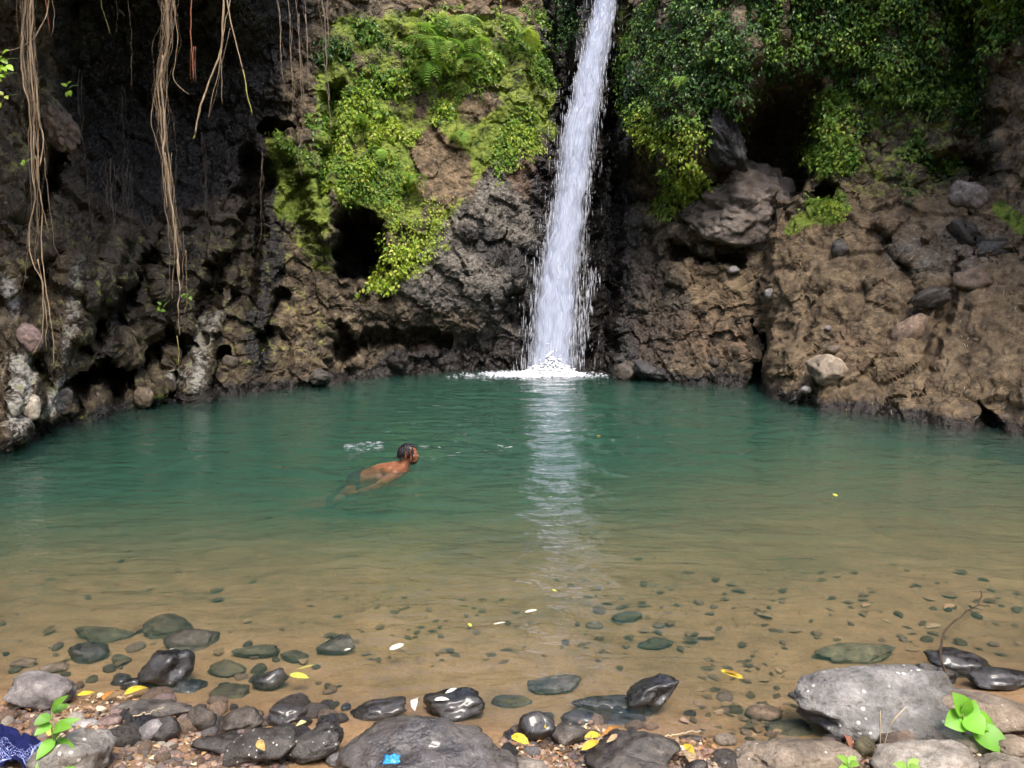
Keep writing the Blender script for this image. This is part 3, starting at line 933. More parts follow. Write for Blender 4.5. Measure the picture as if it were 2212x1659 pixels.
def bank_stone(label, box, mat, seed, angular=0.45, depth=0.8, sub=4, group=None, sink=0.25, name="stone", cat="stone", tilt=0.0):
    x0, y0, x1, y1 = box
    cxp = (x0 + x1) / 2
    g = on_ground(cxp, y1 - 0.10 * (y1 - y0))
    dcam = g.y * cp - (g.z - CAM_H) * sp
    th = math.atan2(CAM_H - g.z, g.y)
    W = (x1 - x0) / FPX * dcam
    D = min(depth * W, 1.05 * (y1 - y0) / FPX * dcam + 0.15 * W)
    H = max(((y1 - y0) / FPX * dcam - 0.75 * D * math.sin(th)) / math.cos(th), 0.22 * W)
    V, F = rock_verts(seed, sub, angular, 1.7)
    rs = np.random.default_rng(seed + 1).normal(size=(2,)) * 0.22
    V = V + np.stack([rs[0] * V[:, 2], 0 * V[:, 0], rs[1] * V[:, 0]], 1)
    V = V / np.abs(V).max(0)
    S = np.array([W / 2, D / 2, H / 2 * (1 + sink)])
    c = np.array([g.x, g.y + D * 0.42, g.z + H * 0.5])
    c[2] = max(gz(c[0], c[1]), gz(g.x, g.y)) + H * 0.5 - sink * H * 0.5
    V0 = V
    under = "under water" in label or "sunken" in label or "under the surface" in label
    if tilt:
        ct, st = math.cos(tilt), math.sin(tilt)
        V0 = V @ np.array([[ct, 0, -st], [0, 1, 0], [st, 0, ct]])
        V0 = V0 / np.abs(V0).max(0)
    for _ in range(4):
        Wd = V0[::max(1, len(V0) // 300)] * S + c
        up = Wd[:, 2] > ground_f(Wd[:, 0], Wd[:, 1]) - 0.01
        if up.sum() < 10:
            c[2] += 0.03
            continue
        a, b = project(Wd[up])
        S[0] *= np.clip((x1 - x0) / max(a.max() - a.min(), 1), 0.7, 1.4)
        hr = np.clip((y1 - y0) / max(b.max() - b.min(), 1), 0.8, 1.25)
        S[2] *= hr
        S[1] *= math.sqrt(hr)
        c[0] += (cxp - (a.max() + a.min()) / 2) / FPX * dcam
        c[1] -= ((y1 + y0) / 2 - (b.max() + b.min()) / 2) / FPX * dcam / math.sin(th) * 0.8
        c[2] = gz(c[0], c[1]) + S[2] * (1 - sink * 1.2)
        if under:
            S[2] = min(S[2], max(0.03, -0.6 * gz(c[0], c[1])))
            c[2] = min(gz(c[0], c[1]) + S[2] * 0.6, -0.022 - S[2])
    o = obj(name, new_mesh(name, V0 * S, F, MS[mat]), None, tuple(c))
    return tag(o, label, cat, group)


def cliff_stone(label, box, mat, seed, angular=0.4, out=0.2, sub=4, depth=0.85, tilt=0.0, group=None, name="boulder", cat="boulder", at=None, rough=1.7):
    x0, y0, x1, y1 = box
    k = on_cliff((x0 + x1) / 2, (y0 + y1) / 2)
    y = cliff_P[k, 1] if at is None else at
    c = at_y((x0 + x1) / 2, (y0 + y1) / 2, y)
    dcam = c.y * cp - (c.z - CAM_H) * sp
    V, F = rock_verts(seed, sub, angular, rough)
    if tilt:
        ct, st = math.cos(tilt), math.sin(tilt)
        V = V * np.array([1, 1, 0.62])
        V = V @ np.array([[ct, 0, -st], [0, 1, 0], [st, 0, ct]])
        V = V / np.abs(V).max(0)
    W, H = (x1 - x0) / FPX * dcam, (y1 - y0) / FPX * dcam
    D = depth * min(W, H * 1.3)
    toc = Vector((-c.x, -c.y, 0)).normalized()
    c = c + toc * (D * out)
    o = obj(name, new_mesh(name, V * np.array([W / 2, D / 2, H / 2]), F, MS[mat]), None, tuple(c))
    return tag(o, label, cat, group)


# boulders lodged in the cliff
cliff_stone("huge weathered grey boulder wedged beside the large cave", (1452, 350, 1742, 562), 'cliffgrey', 101, 0.9, 0.02, 6, 0.8, 0.12, rough=2.6)
cliff_stone("dark pointed boulder sticking out in the cave mouth above the huge boulder", (1505, 232, 1622, 372), 'cliffdark', 102, 0.9, 0.1, 5, 0.8, 0.7, rough=2.6)
cliff_stone("pale rounded boulder low on the brown slope above the water", (1744, 762, 1836, 836), 'tan', 103, 0.3, 0.22, 4, 0.9, 0.1)
cliff_stone("small pale stone balanced on top of the pale rounded boulder", (1781, 744, 1814, 764), 'tan', 104, 0.3, 0.3, 3, name="stone", cat="stone")
cliff_stone("brown egg-shaped boulder halfway up the brown slope", (1922, 676, 2000, 766), 'brown', 105, 0.25, 0.2, 4, 0.8, -0.5)
cliff_stone("dark wedge-shaped rock above the egg-shaped boulder on the slope", (1968, 618, 2060, 668), 'damp', 106, 0.6, 0.2, 4, 0.8, -0.3)
cliff_stone("large smooth grey boulder high on the slope at right", (2050, 393, 2142, 470), 'grey', 107, 0.4, 0.2, 4, 0.8, 0.5)
cliff_stone("dark cracked rock just under the large smooth grey boulder", (2040, 470, 2122, 545), 'damp', 108, 0.7, 0.12, 4, 0.8, 0.5)
cliff_stone("dark angular rock in the middle of the brown slope's upper edge", (1792, 512, 1838, 562), 'damp', 109, 0.7, 0.2, 3)
cliff_stone("flat dark rock near the right edge of the slope", (2104, 512, 2186, 566), 'damp', 110, 0.5, 0.12, 4, 0.7, -0.2)
cliff_stone("blocky dark rock at the right edge under the flat rock", (2060, 575, 2150, 640), 'brown', 111, 0.7, 0.08, 3)
cliff_stone("wet black rock at the waterline right of the waterfall", (1366, 774, 1446, 826), 'cliffdark', 112, 0.5, 0.3, 4, 0.9, 0.4)
cliff_stone("wet grey rock at the waterline nearest the waterfall's right side", (1322, 778, 1382, 826), 'damp', 113, 0.5, 0.3, 4)
cliff_stone("small bluish stone under the huge boulder", (1570, 574, 1598, 594), 'grey', 114, 0.4, 0.3, 3, name="stone", cat="stone")
cliff_stone("small grey stone on the dark edge between slope and back wall", (1650, 622, 1676, 650), 'grey', 115, 0.4, 0.3, 3, name="stone", cat="stone")
cliff_stone("small dark stone above the notch at the waterline", (1530, 770, 1556, 790), 'damp', 116, 0.4, 0.3, 3, name="stone", cat="stone")
cliff_stone("small pale stone in the middle of the brown slope", (1780, 700, 1796, 716), 'grey', 118, 0.4, 0.3, 3, name="stone", cat="stone")
cliff_stone("small grey stone at the foot of the pale rounded boulder", (1724, 832, 1754, 852), 'grey', 119, 0.4, 0.3, 3, name="stone", cat="stone")
cliff_stone("round pinkish boulder in the left wall behind the hanging roots", (38, 696, 94, 768), 'mauve', 120, 0.3, 0.12, 4, 0.8, 0.4)
cliff_stone("round pale stone at the waterline of the left wall", (290, 834, 330, 884), 'tan', 121, 0.35, 0.25, 4)
cliff_stone("white-crusted boulder at the bottom of the left wall", (44, 850, 92, 908), 'pale', 122, 0.4, 0.12, 4)
cliff_stone("white-streaked boulder above the waterline in the left wall", (118, 836, 160, 880), 'pale', 123, 0.5, 0.08, 3)
cliff_stone("rounded grey stone at the waterline below the small arch", (668, 794, 718, 832), 'damp', 124, 0.3, 0.25, 4)
cliff_stone("brown boulder nosing out of the upper left wall", (74, 180, 166, 330), 'brown', 125, 0.9, -0.15, 5, 0.9, 0.6, rough=3.0)
cliff_stone("tan boulder set in the left wall beside the long root's tip", (478, 766, 520, 800), 'tan', 126, 0.5, 0.08, 3)
cliff_stone("pale block above the waterline right of the long root", (482, 660, 540, 740), 'tan', 127, 0.6, 0.02, 4, 0.7, 0.4) if False else None

# stones standing in and under the water, and along the bank
BANK = [
    # sunken or half sunken, left group
    ("large olive stone just under the surface, farthest of the left group", (308, 1324, 422, 1384), 'olive', .3),
    ("flat grey-blue stone under water beside the farthest olive stone", (352, 1356, 474, 1412), 'damp', .4),
    ("long dark stone under water at the left of the farthest olive stone", (160, 1352, 290, 1390), 'olive', .4),
    ("black stone with wet white tip poking out of the water", (146, 1386, 238, 1436), 'wet', .6),
    ("big glossy black rock standing out of the water at left", (296, 1402, 424, 1486), 'wet', .5),
    ("flat olive stone under water right of the glossy black rock", (446, 1424, 532, 1464), 'olive', .3),
    ("smooth olive stone under water in front of the flat olive one", (450, 1474, 540, 1516), 'olive', .25),
    ("glossy black stone beside the pale yellow floating leaf", (544, 1442, 626, 1492), 'wet', .4),
    ("wide dark stone under water behind the yellow leaf", (500, 1392, 606, 1424), 'olive', .4),
    ("small dark stone under water right of the wide one", (604, 1404, 668, 1434), 'olive', .3),
    ("large sunken dark stone left of the milky patch", (682, 1370, 768, 1416), 'damp', .4),
    ("dark stone under water in front of the glossy black rock", (366, 1464, 448, 1502), 'wet', .4),
    ("small black stone touching the left side of the glossy black rock", (258, 1464, 308, 1492), 'wet', .5),
    ("brown stone under water at the left edge", (20, 1420, 80, 1446), 'brown', .4),
    ("dark red-brown stone under water near the left edge", (84, 1430, 150, 1456), 'brown', .4),
    ("small olive stone under water between the rocks at left", (240, 1412, 286, 1436), 'olive', .3),
    # bank, left
    ("large dry grey boulder at the left end of the waterline", (6, 1448, 168, 1536), 'grey', .45),
    ("low flat dark slab at the waterline behind the pebbles", (244, 1510, 418, 1556), 'damp', .5),
    ("dark wet stone with a pale vein touching the water", (400, 1524, 470, 1582), 'damp', .3),
    ("brown-grey rounded stone at the waterline, left of the angular black one", (472, 1524, 570, 1590), 'damp', .3),
    ("angular black stone half in the water", (568, 1516, 664, 1570), 'wet', .6),
    ("big dark boulder sunk in the bank, left of the spotted one", (480, 1566, 640, 1659), 'dampspot', .5),
    ("smooth dark egg-shaped boulder with white specks", (612, 1560, 744, 1652), 'dampspot', .2),
    ("grey pebble-sized block left of the vein stone", (290, 1552, 360, 1606), 'grey', .6),
    ("rounded stone with a white line in front of the slab", (318, 1546, 392, 1606), 'damp', .3),
    ("reddish brown angular stone on the gravel at left", (204, 1540, 266, 1576), 'mauve', .6),
    ("dark grey flat stone with a crack at the bottom of the bank", (412, 1582, 566, 1632), 'damp', .6),
    ("pink stone at the bottom edge right of the cracked flat stone", (470, 1616, 568, 1659), 'mauve', .4),
    ("large lichen-crusted grey boulder behind the seedling at lower left", (60, 1572, 250, 1690), 'lichen', .4),
    ("dark flat stone beside the seedling's right leaf", (146, 1552, 216, 1580), 'grey', .6),
    ("grey stone at the bottom between the egg-shaped and the wet boulder", (700, 1622, 766, 1659), 'grey', .4),
    # bank, middle
    ("big wet silvery boulder at the middle of the bank", (730, 1548, 1126, 1740), 'sheen', .2),
    ("wet black rock behind the big silvery boulder", (756, 1504, 880, 1560), 'wet', .45),
    ("wet brown-black rock carrying white petals", (914, 1484, 1048, 1560), 'wet', .4),
    ("spotted dark stone in front of the silvery boulder", (1000, 1606, 1110, 1680), 'dampspot', .3),
    ("pale lichen stone at the bottom in the middle", (1060, 1634, 1190, 1700), 'lichen', .3),
    ("blocky wet brown stone right of the silvery boulder", (1118, 1536, 1206, 1606), 'wet', .6),
    ("grey and brown two-coloured stone among yellow leaves", (1190, 1560, 1270, 1620), 'damp', .6),
    ("low glossy black stone behind the two-coloured stone", (1210, 1528, 1300, 1570), 'wet', .4),
    ("tall wet pointed rock standing in the water right of the middle", (1352, 1454, 1464, 1544), 'wet', .7),
    ("low black wet shelf left of the tall pointed rock", (1236, 1500, 1392, 1540), 'wet', .4),
    ("long black sunken rock between the pointed rock and the bank", (1290, 1536, 1400, 1572), 'wet', .5),
    ("sunken bluish stone under the bright ripples", (1140, 1456, 1256, 1502), 'damp', .3),
    ("sunken dark stone right of the rock with petals", (1060, 1500, 1150, 1534), 'olive', .4),
    ("big blue-grey angular block at the bottom right of the middle", (1262, 1576, 1472, 1680), 'damp', .75),
    ("pale rounded boulder with white blotches at the bottom edge", (1290, 1630, 1460, 1720), 'lichen', .25),
    ("thin dark slate lying at the waterline right of the blue-grey block", (1466, 1586, 1526, 1604), 'damp', .6),
    ("dark round stone at the bottom edge by a yellow leaf", (1476, 1640, 1530, 1680), 'damp', .2),
    ("small glossy black stone at the bottom left of the long pale slab", (1546, 1634, 1586, 1664), 'wet', .2),
    # right
    ("sunken purple-brown stone left of the great boulder", (1608, 1520, 1692, 1560), 'brown', .3),
    ("sunken olive block against the great boulder's foot", (1652, 1550, 1760, 1596), 'olive', .5),
    ("dark stone in the shallows under the olive block", (1652, 1592, 1710, 1622), 'olive', .4),
    ("great grey lichen-spotted boulder at the right end of the bank", (1718, 1436, 2096, 1606), 'lichen', .4),
    ("long brown-grey rock continuing right of the great boulder", (2010, 1486, 2260, 1590), 'tan', .45),
    ("wet black boulder in the water at right", (1996, 1398, 2146, 1470), 'wet', .4),
    ("brown wet stone leaning on the black boulder", (1972, 1432, 2070, 1486), 'damp', .35),
    ("low wet black ledge at the right edge of the picture", (2090, 1440, 2230, 1492), 'wet', .4),
    ("large sunken green-grey slab behind the great boulder", (1760, 1388, 1936, 1436), 'olive', .4),
    ("round olive pebble in front of the great boulder", (1843, 1588, 1890, 1640), 'olive', .15),
    ("grey-brown stone right of the round olive pebble", (1894, 1574, 1996, 1636), 'brown', .4),
    ("long pale tan slab along the bottom edge at right", (1560, 1592, 1860, 1700), 'tan', .5),
    ("bright whitish boulder at the bottom edge at right", (1880, 1596, 2120, 1720), 'pale', .35),
    ("flat tan stone under the right seedling", (2000, 1570, 2150, 1630), 'tan', .5),
    ("grey-brown block at the right edge below the right seedling", (2140, 1586, 2260, 1640), 'tan', .5),
    ("pale block in the bottom right corner", (2100, 1624, 2270, 1700), 'tan', .5),
    # far sunken ones
    ("sunken teal-dark stone right of the milky patch", (1376, 1376, 1456, 1404), 'olive', .4),
    ("sunken dark stone far out at right, largest of its scatter", (1320, 1320, 1388, 1346), 'olive', .4),
]
for i, (lab, box, mt, ang) in enumerate(BANK):
    big = (box[2] - box[0]) > 90
    nm = "boulder" if (box[2] - box[0]) > 150 else "stone"
    bank_stone(lab, box, mt, 300 + i, ang + (0.3 if ang > 0.25 else 0.05), 0.72, 5 if (box[2] - box[0]) > 260 else 4 if big else 3, name=nm, cat=nm)

# middling stones that nothing tells apart
_protos = [rock_verts(600 + i, 2, 0.3 + 0.1 * (i % 5)) for i in range(7)]
_pm = {}
TONE = {'mauve': 'mauve', 'brown': 'brown', 'grey': 'grey', 'pale': 'cream', 'damp': 'dark', 'tan': 'tan', 'olive': 'olive', 'wet': 'black'}
LOOSE = [('mauve', 'brown', 'grey', 'damp', 'pale', 'brown', 'mauve')[i % 7] for i in range(400)]
cnt = 0
rg = np.random.default_rng(5)
for zone, n, smin, smax, lab, grp, mats in (
    ((0, 1545, 640, 1668), 60, .018, .055, "small loose stone on the gravel bank at lower left", "loose stones on the bank at lower left", ('mauve', 'brown', 'grey', 'pale', 'brown')),
    ((1100, 1600, 1330, 1668), 26, .015, .045, "small loose stone between the silvery boulder and the blue-grey block", "loose stones in the middle of the bank", ('brown', 'damp', 'mauve', 'grey')),
    ((1840, 1590, 2212, 1665), 22, .018, .05, "small loose stone among the pale rocks at lower right", "loose stones at lower right", ('tan', 'pale', 'brown')),
    ((230, 1505, 760, 1600), 40, .03, .075, "small waterline stone wedged between the bigger bank stones at left", "waterline stones at left", ('damp', 'wet', 'brown', 'damp', 'mauve')),
    ((1100, 1530, 1500, 1630), 26, .025, .06, "small waterline stone wedged between the wet rocks of the middle", "waterline stones in the middle", ('damp', 'wet', 'brown', 'damp')),
    ((1560, 1590, 2212, 1660), 20, .03, .07, "small waterline stone wedged between the pale slabs at right", "waterline stones at right", ('tan', 'damp', 'brown')),
    ((0, 1390, 700, 1500), 30, .02, .06, "small dark stone lying under the shallow water at left", "sunken stones at left", ('olive', 'brown', 'olive', 'wet')),
    ((640, 1480, 760, 1560), 12, .015, .04, "small brown stone under water left of the big silvery boulder", "sunken stones by the silvery boulder", ('brown', 'olive')),
    ((1500, 1500, 1760, 1640), 22, .015, .05, "small brown stone under water in front of the great boulder", "sunken stones by the great boulder", ('brown', 'olive', 'mauve')),
    ((1180, 1290, 2200, 1420), 20, .02, .05, "small dark stone on the bed far out at right", "sunken stones far out at right", ('brown', 'olive', 'brown')),
):
    for i in range(n):
        p = on_ground(rg.uniform(zone[0], zone[2]), rg.uniform(zone[1], zone[3]))
        s = rg.uniform(smin, smax) * (0.7 + 0.6 * rg.random())
        key = (int(rg.integers(7)), mats[i % len(mats)])
        if key not in _pm:
            V, F = _protos[key[0]]
            _pm[key] = new_mesh("stone", V * np.array([1, 0.8, 0.55]), F, MS[key[1]])
        zc = p.z + 0.2 * s
        if "under" in lab or "on the bed" in lab:
            zc = min(zc, -0.02 - 0.6 * s)
        o = obj("stone", _pm[key], None, (p.x, p.y, zc))
        o.scale = (s, s, s * rg.uniform(0.7, 1.2))
        o.rotation_euler = (rg.uniform(-.25, .25), rg.uniform(-.25, .25), rg.uniform(0, 6.28))
        tag(o, lab.replace("small ", "small %s " % TONE[key[1]]).replace("brown brown", "brown").replace("dark dark", "dark").replace("brown dark", "dark brown").replace("black dark", "black").replace("olive dark", "olive").replace("olive brown", "olive"), "stone", grp)


# ------------------------------------------------------------------ gravel and litter that nobody could count
def pebble_field(name, zones, n, smin, smax, palette, seed, label):
    rgp = np.random.default_rng(seed)
    V0, F0 = ico(2)
    Vs, Fs, Cs = [], [], []
    for i in range(n):
        z = zones[int(rgp.integers(len(zones)))]
        p = on_z(rgp.uniform(z[0], z[2]), rgp.uniform(z[1], z[3]), z[4])
        g = gz(p.x, p.y)
        s = smin + (smax - smin) * rgp.random() ** 2.2
        v = V0 * (1 + 0.25 * rgp.normal(size=(len(V0), 1)).clip(-1.2, 1.2) * 0.6) * np.array([1, rgp.uniform(.6, .95), rgp.uniform(.35, .65)]) * s
        v = rotz(v, rgp.uniform(0, 6.28)) + np.array([p.x, p.y, g + s * 0.15])
        Fs.append(F0 + len(Vs) * len(V0))
        Vs.append(v)
        c = np.array(palette[int(rgp.integers(len(palette)))]) * rgp.uniform(.7, 1.25)
        Cs.append(np.tile(c, (len(V0), 1)))
    me = new_mesh(name, np.concatenate(Vs), np.concatenate(Fs), M_PEB)
    color_attr(me, "col", np.concatenate(Cs))
    return tag(obj(name, me), label, "gravel", kind="stuff")


PEB = [(.20, .12, .08), (.25, .16, .11), (.13, .095, .078), (.30, .22, .16), (.09, .075, .07), (.22, .125, .09), (.16, .11, .08)]
pebble_field("gravel", [(-60, 1520, 480, 1680, .05), (-60, 1500, 300, 1600, .05), (260, 1560, 640, 1690, .06), (1080, 1590, 1340, 1690, .03), (1440, 1620, 1600, 1690, .03), (1820, 1580, 2260, 1690, .06)], 3000, .005, .024, PEB, 77,
             "pinkish brown gravel between the stones of the bank")

# ------------------------------------------------------------------ leaves
def frame_from(d, nh):
    d = Vector(d).normalized()
    n = Vector(nh)
    n = (n - d * n.dot(d))
    if n.length < 1e-4:
        n = d.orthogonal()
    n.normalize()
    return d, n.cross(d), n


def leaf_shape(L, W, curl=0.1, fold=0.15, shape='ovate', n=7):
    V, F = [], []
    for i in range(n + 1):
        t = i / n
        if shape == 'ovate':
            w = math.sin(math.pi * t ** 0.75) ** 0.8
        elif shape == 'lance':
            w = math.sin(math.pi * t ** 0.9)
        else:
            w = (1 - (2 * t - 1) ** 2) ** 0.5
        w = max(w, 0.02) * W / 2
        z = curl * L * (math.sin(t * math.pi) * 0.6 - 0.5 * t * t)
        V += [(t * L, w, z + fold * w), (t * L, 0, z), (t * L, -w, z + fold * w)]
    for i in range(n):
        a = 3 * i
        F += [(a, a + 3, a + 4, a + 1), (a + 1, a + 4, a + 5, a + 2)]
    return np.array(V), F


def single_leaf(name, b, t, w, nh, rgb, mat=None, parent=None, curl=0.1, fold=0.15, shape='ovate', tipcol=None):
    b, t = Vector(b), Vector(t)
    d, s, n = frame_from(t - b, nh)
    V, F = leaf_shape((t - b).length, w, curl, fold, shape)
    M = np.array([d, s, n])
    me = new_mesh(name, V @ M, F, mat or M_LEAF)
    tt = np.repeat(np.linspace(0, 1, len(V) // 3), 3)[:, None]
    mid = np.tile([1.0, 1.18, 1.0], len(V) // 3)[:, None]
    c = np.array(rgb) * mid
    if tipcol is not None:
        c = c * (1 - tt ** 2) + np.array(tipcol) * tt ** 2
    color_attr(me, "col", c * (0.92 + 0.16 * np.random.default_rng(len(me.vertices)).random((len(V), 1))))
    return obj(name, me, parent, tuple(b))


def tube(pts, rad, sides=6):
    pts = np.array(pts, float)
    n = len(pts)
    if not hasattr(rad, "__len__"):
        rad = [rad] * n
    T = np.gradient(pts, axis=0)
    T /= np.linalg.norm(T, axis=1)[:, None] + 1e-9
    ref = np.array([0.3, 1.0, 0.1])
    V = []
    for p, t, r in zip(pts, T, rad):
        a = np.cross(t, ref)
        a /= np.linalg.norm(a) + 1e-9
        b = np.cross(t, a)
        for k in range(sides):
            an = 2 * math.pi * k / sides
            V.append(p + r * (a * math.cos(an) + b * math.sin(an)))
    F = []
    for i in range(n - 1):
        for k in range(sides):
            k2 = (k + 1) % sides
            F.append((i * sides + k, i * sides + k2, (i + 1) * sides + k2, (i + 1) * sides + k))
    F.append(tuple(range(sides))[::-1])
    F.append(tuple((n - 1) * sides + k for k in range(sides)))
    return np.array(V), F


def resample(pts, n):
    pts = np.array(pts, float)
    s = np.concatenate([[0], np.cumsum(np.linalg.norm(np.diff(pts, axis=0), axis=1))])
    u = np.linspace(0, s[-1], n)
    q = np.stack([np.interp(u, s, pts[:, i]) for i in range(3)], 1)
    for _ in range(2):
        q[1:-1] = 0.25 * q[:-2] + 0.5 * q[1:-1] + 0.25 * q[2:]
    return q

# ------------------------------------------------------------------ the waterfall
def mat_fall(name, lo, hi, edge_w):
    m = N(name)
    uv = m.n("ShaderNodeUVMap").outputs[0]
    a = m.noise(1.0, 3, 0.6, m.map(uv, (4.5, 6.0, 1)), 1.2)
    b = m.noise(1.0, 3, 0.6, m.map(uv, (26, 9, 1), loc=(5, 3, 0)))
    e, dn, _ = m.sep(m.attr("edge"))
    v = m.math('ADD', m.math('MULTIPLY', a, 0.55), m.math('MULTIPLY', b, 0.45))
    v = m.math('ADD', v, m.math('MULTIPLY', m.math('SUBTRACT', e, 0.5), edge_w))
    al = m.ramp(v, [(lo, 0.0), (hi, 1.0)])
    m.done((0.66, 0.71, 0.86), 0.5, m.bump(b, 0.6, 0.08), 0.3)
    tl = m.n("ShaderNodeBsdfTranslucent")
    m.put(tl.inputs[0], (0.66, 0.72, 0.88))
    m1 = m.n("ShaderNodeMixShader")
    m1.inputs[0].default_value = 0.35
    m.t.links.new(m.p.outputs[0], m1.inputs[1])
    m.t.links.new(tl.outputs[0], m1.inputs[2])
    tr = m.n("ShaderNodeBsdfTransparent")
    m2 = m.n("ShaderNodeMixShader")
    m.t.links.new(al, m2.inputs[0])
    m.t.links.new(tr.outputs[0], m2.inputs[1])
    m.t.links.new(m1.outputs[0], m2.inputs[2])
    m.t.links.new(m2.outputs[0], m.out.inputs[0])
    return m.m


M_FALL = [mat_fall("falling water core", 0.36, 0.62, 0.45), mat_fall("falling water veil", 0.44, 0.74, 0.40), mat_fall("falling water mist", 0.46, 1.05, 0.60)]
_mfoam = N("white foam")
M_FOAM = _mfoam.done((0.88, 0.90, 0.94), 0.5, _mfoam.bump(_mfoam.noise(30, 3), 0.5, 0.03), 0.3, Subsurface_Weight=0.0)
_ms = N("fine spray")
_tr = _ms.n("ShaderNodeBsdfTransparent")
_mx = _ms.n("ShaderNodeMixShader")
_mx.inputs[0].default_value = 0.5
_ms.done((0.84, 0.86, 0.95), 0.5)
_ms.t.links.new(_tr.outputs[0], _mx.inputs[1])
_ms.t.links.new(_ms.p.outputs[0], _mx.inputs[2])
_ms.t.links.new(_mx.outputs[0], _ms.out.inputs[0])
M_SPRAY = _ms.m
_fr = np.array([-300, 0, 100, 200, 300, 400, 500, 600, 700, 760, 812])
_fl = np.array([1325, 1284, 1256, 1233, 1212, 1198, 1178, 1158, 1146, 1140, 1132])
_fq = np.array([1372, 1332, 1318, 1302, 1289, 1276, 1262, 1254, 1250, 1247, 1246])


def fall_point(s, r, off=0.0):
    l, q = np.interp(r, _fr, _fl), np.interp(r, _fr, _fq)
    y = 17.55 + 1.75 * (803 - r) / 803
    return at_y((l + q) / 2 + s * (q - l) / 2, r, y + off)


waterfall = thing("waterfall", "tall white waterfall plunging down the dark slot into the pool", "waterfall", tuple(fall_point(0, 800)))
wb = np.array(waterfall.location)
for li, (ws, off, mt, sd_) in enumerate(((0.78, 0.0, 0, 1), (0.92, -0.10, 1, 2), (1.0, 0.12, 1, 3), (1.25, -0.16, 2, 4))):
    rr = np.linspace(-300, 812, 260)
    ss = np.linspace(-1, 1, 31)
    V, uvs, ed = [], [], []
    for r in rr:
        for s in ss:
            hw = (np.interp(r, _fr, _fq) - np.interp(r, _fr, _fl)) / 2 / FPX * 18
            V.append(fall_point(s * ws, r, off - 0.55 * hw * math.sqrt(max(0, 1 - s * s))))
            uvs.append((s * ws + sd_ * 3.7, r / 800.0))
            ed.append((1 - abs(s) ** 2.2, r / 800.0, 0))
    V = np.array(V)
    q = np.stack([np.repeat(rr, len(ss)) * 0.012, np.tile(ss, len(rr)) * 4.0, np.full(len(V), sd_ * 5.0)], 1)
    V[:, 1] += 0.10 * fbm(q, 4, 60 + sd_)
    V[:, 0] += 0.12 * fbm(q * np.array([1.9, 0.5, 1]), 4, 70 + sd_)
    F = grid_faces(len(rr), len(ss))
    me = new_mesh("water_sheet", V - wb, F, M_FALL[mt])
    ul = me.uv_layers.new(name="UVMap")
    ul.data.foreach_set("uv", np.array(uvs, np.float32)[F.ravel()].ravel())
    color_attr(me, "edge", np.array(ed))
    obj("water_sheet", me, waterfall)

# drops and threads of spray around the sheets
SP = np.array([(0, 0, 1), (1, 0, .1), (-.5, .87, 0), (-.5, -.87, 0), (0, 0, -1)], float)
SF = np.array([(0, 1, 2), (0, 2, 3), (0, 3, 1), (4, 2, 1), (4, 3, 2), (4, 1, 3)])


def drops(parent, base, specs, mat, name="spray"):
    V = np.concatenate([SP * np.array([w, w, l]) + np.array(p) for p, w, l in specs])
    if len(specs[0]) != 3:
        raise ValueError
    F = np.concatenate([SF + 5 * i for i in range(len(specs))])
    me = new_mesh(name, V - base, F, mat)
    return tag(obj(name, me, parent), kind="stuff")


rg = np.random.default_rng(21)
sp_ = []
for i in range(3000):
    r = rg.uniform(-60, 800)
    grow = 0.5 + 0.5 * r / 800
    s = rg.normal() * 0.55 if rg.random() < 0.78 else rg.choice([-1, 1]) * (0.80 + abs(rg.normal()) * 0.13 * (0.7 + r / 800))
    sp_.append((fall_point(s, r, -0.35 + rg.uniform(-.15, .2)), rg.uniform(.003, .008), rg.uniform(.05, .22) * grow))
for i in range(170):                                      # the jet that kicks out to the right near the foot
    t = rg.random()
    x = 1292 - 46 * t ** 0.6 + rg.normal() * (7 + 5 * t)
    r = 590 + 190 * t + rg.normal() * 8
    sp_.append((at_y(x, r, 17.25 + rg.uniform(-.1, .1)), rg.uniform(.004, .010), rg.uniform(.05, .16)))
for i in range(260):                                      # fine drops thrown wide
    r = rg.uniform(300, 800)
    sp_.append((fall_point(rg.choice([-1, 1]) * (1.0 + abs(rg.normal()) * 0.55), r, rg.uniform(-.5, .1)), rg.uniform(.003, .007), rg.uniform(.006, .03)))
drops(waterfall, wb, sp_, M_SPRAY)
# froth where it lands
V0, F0 = ico(2)
c0 = np.array(fall_point(0, 803))
for part, cnt_, sx_, sy_, sz_, hh_, mt_ in (("froth", 3600, .27, .16, (.008, .032), .20, M_FOAM), ("foam_patch", 3600, .50, .26, (.005, .018), .03, M_SPRAY)):
    Vs, Fs = [], []
    V0, F0 = ico(1)
    for i in range(cnt_):
        ex, ey = rg.normal(), rg.normal()
        ex = ex * sx_ - abs(rg.normal()) * sx_ * 0.75
        h = abs(rg.normal()) * hh_ * math.exp(-(ex / .42) ** 2 - 0.5 * ey * ey)
        s = rg.uniform(*sz_)
        v = V0 * (1 + 0.35 * rg.normal(size=(len(V0), 1)).clip(-1, 1)) * s * np.array([1.5, 1.2, 0.7]) + c0 + np.array([ex, -0.25 - 0.12 + ey * sy_, h - c0[2]]) - wb
        Fs.append(F0 + len(V0) * len(Vs))
        Vs.append(v)
    tag(obj(part, new_mesh(part, np.concatenate(Vs), np.concatenate(Fs), mt_), waterfall), kind="stuff")
V0, F0 = ico(2)


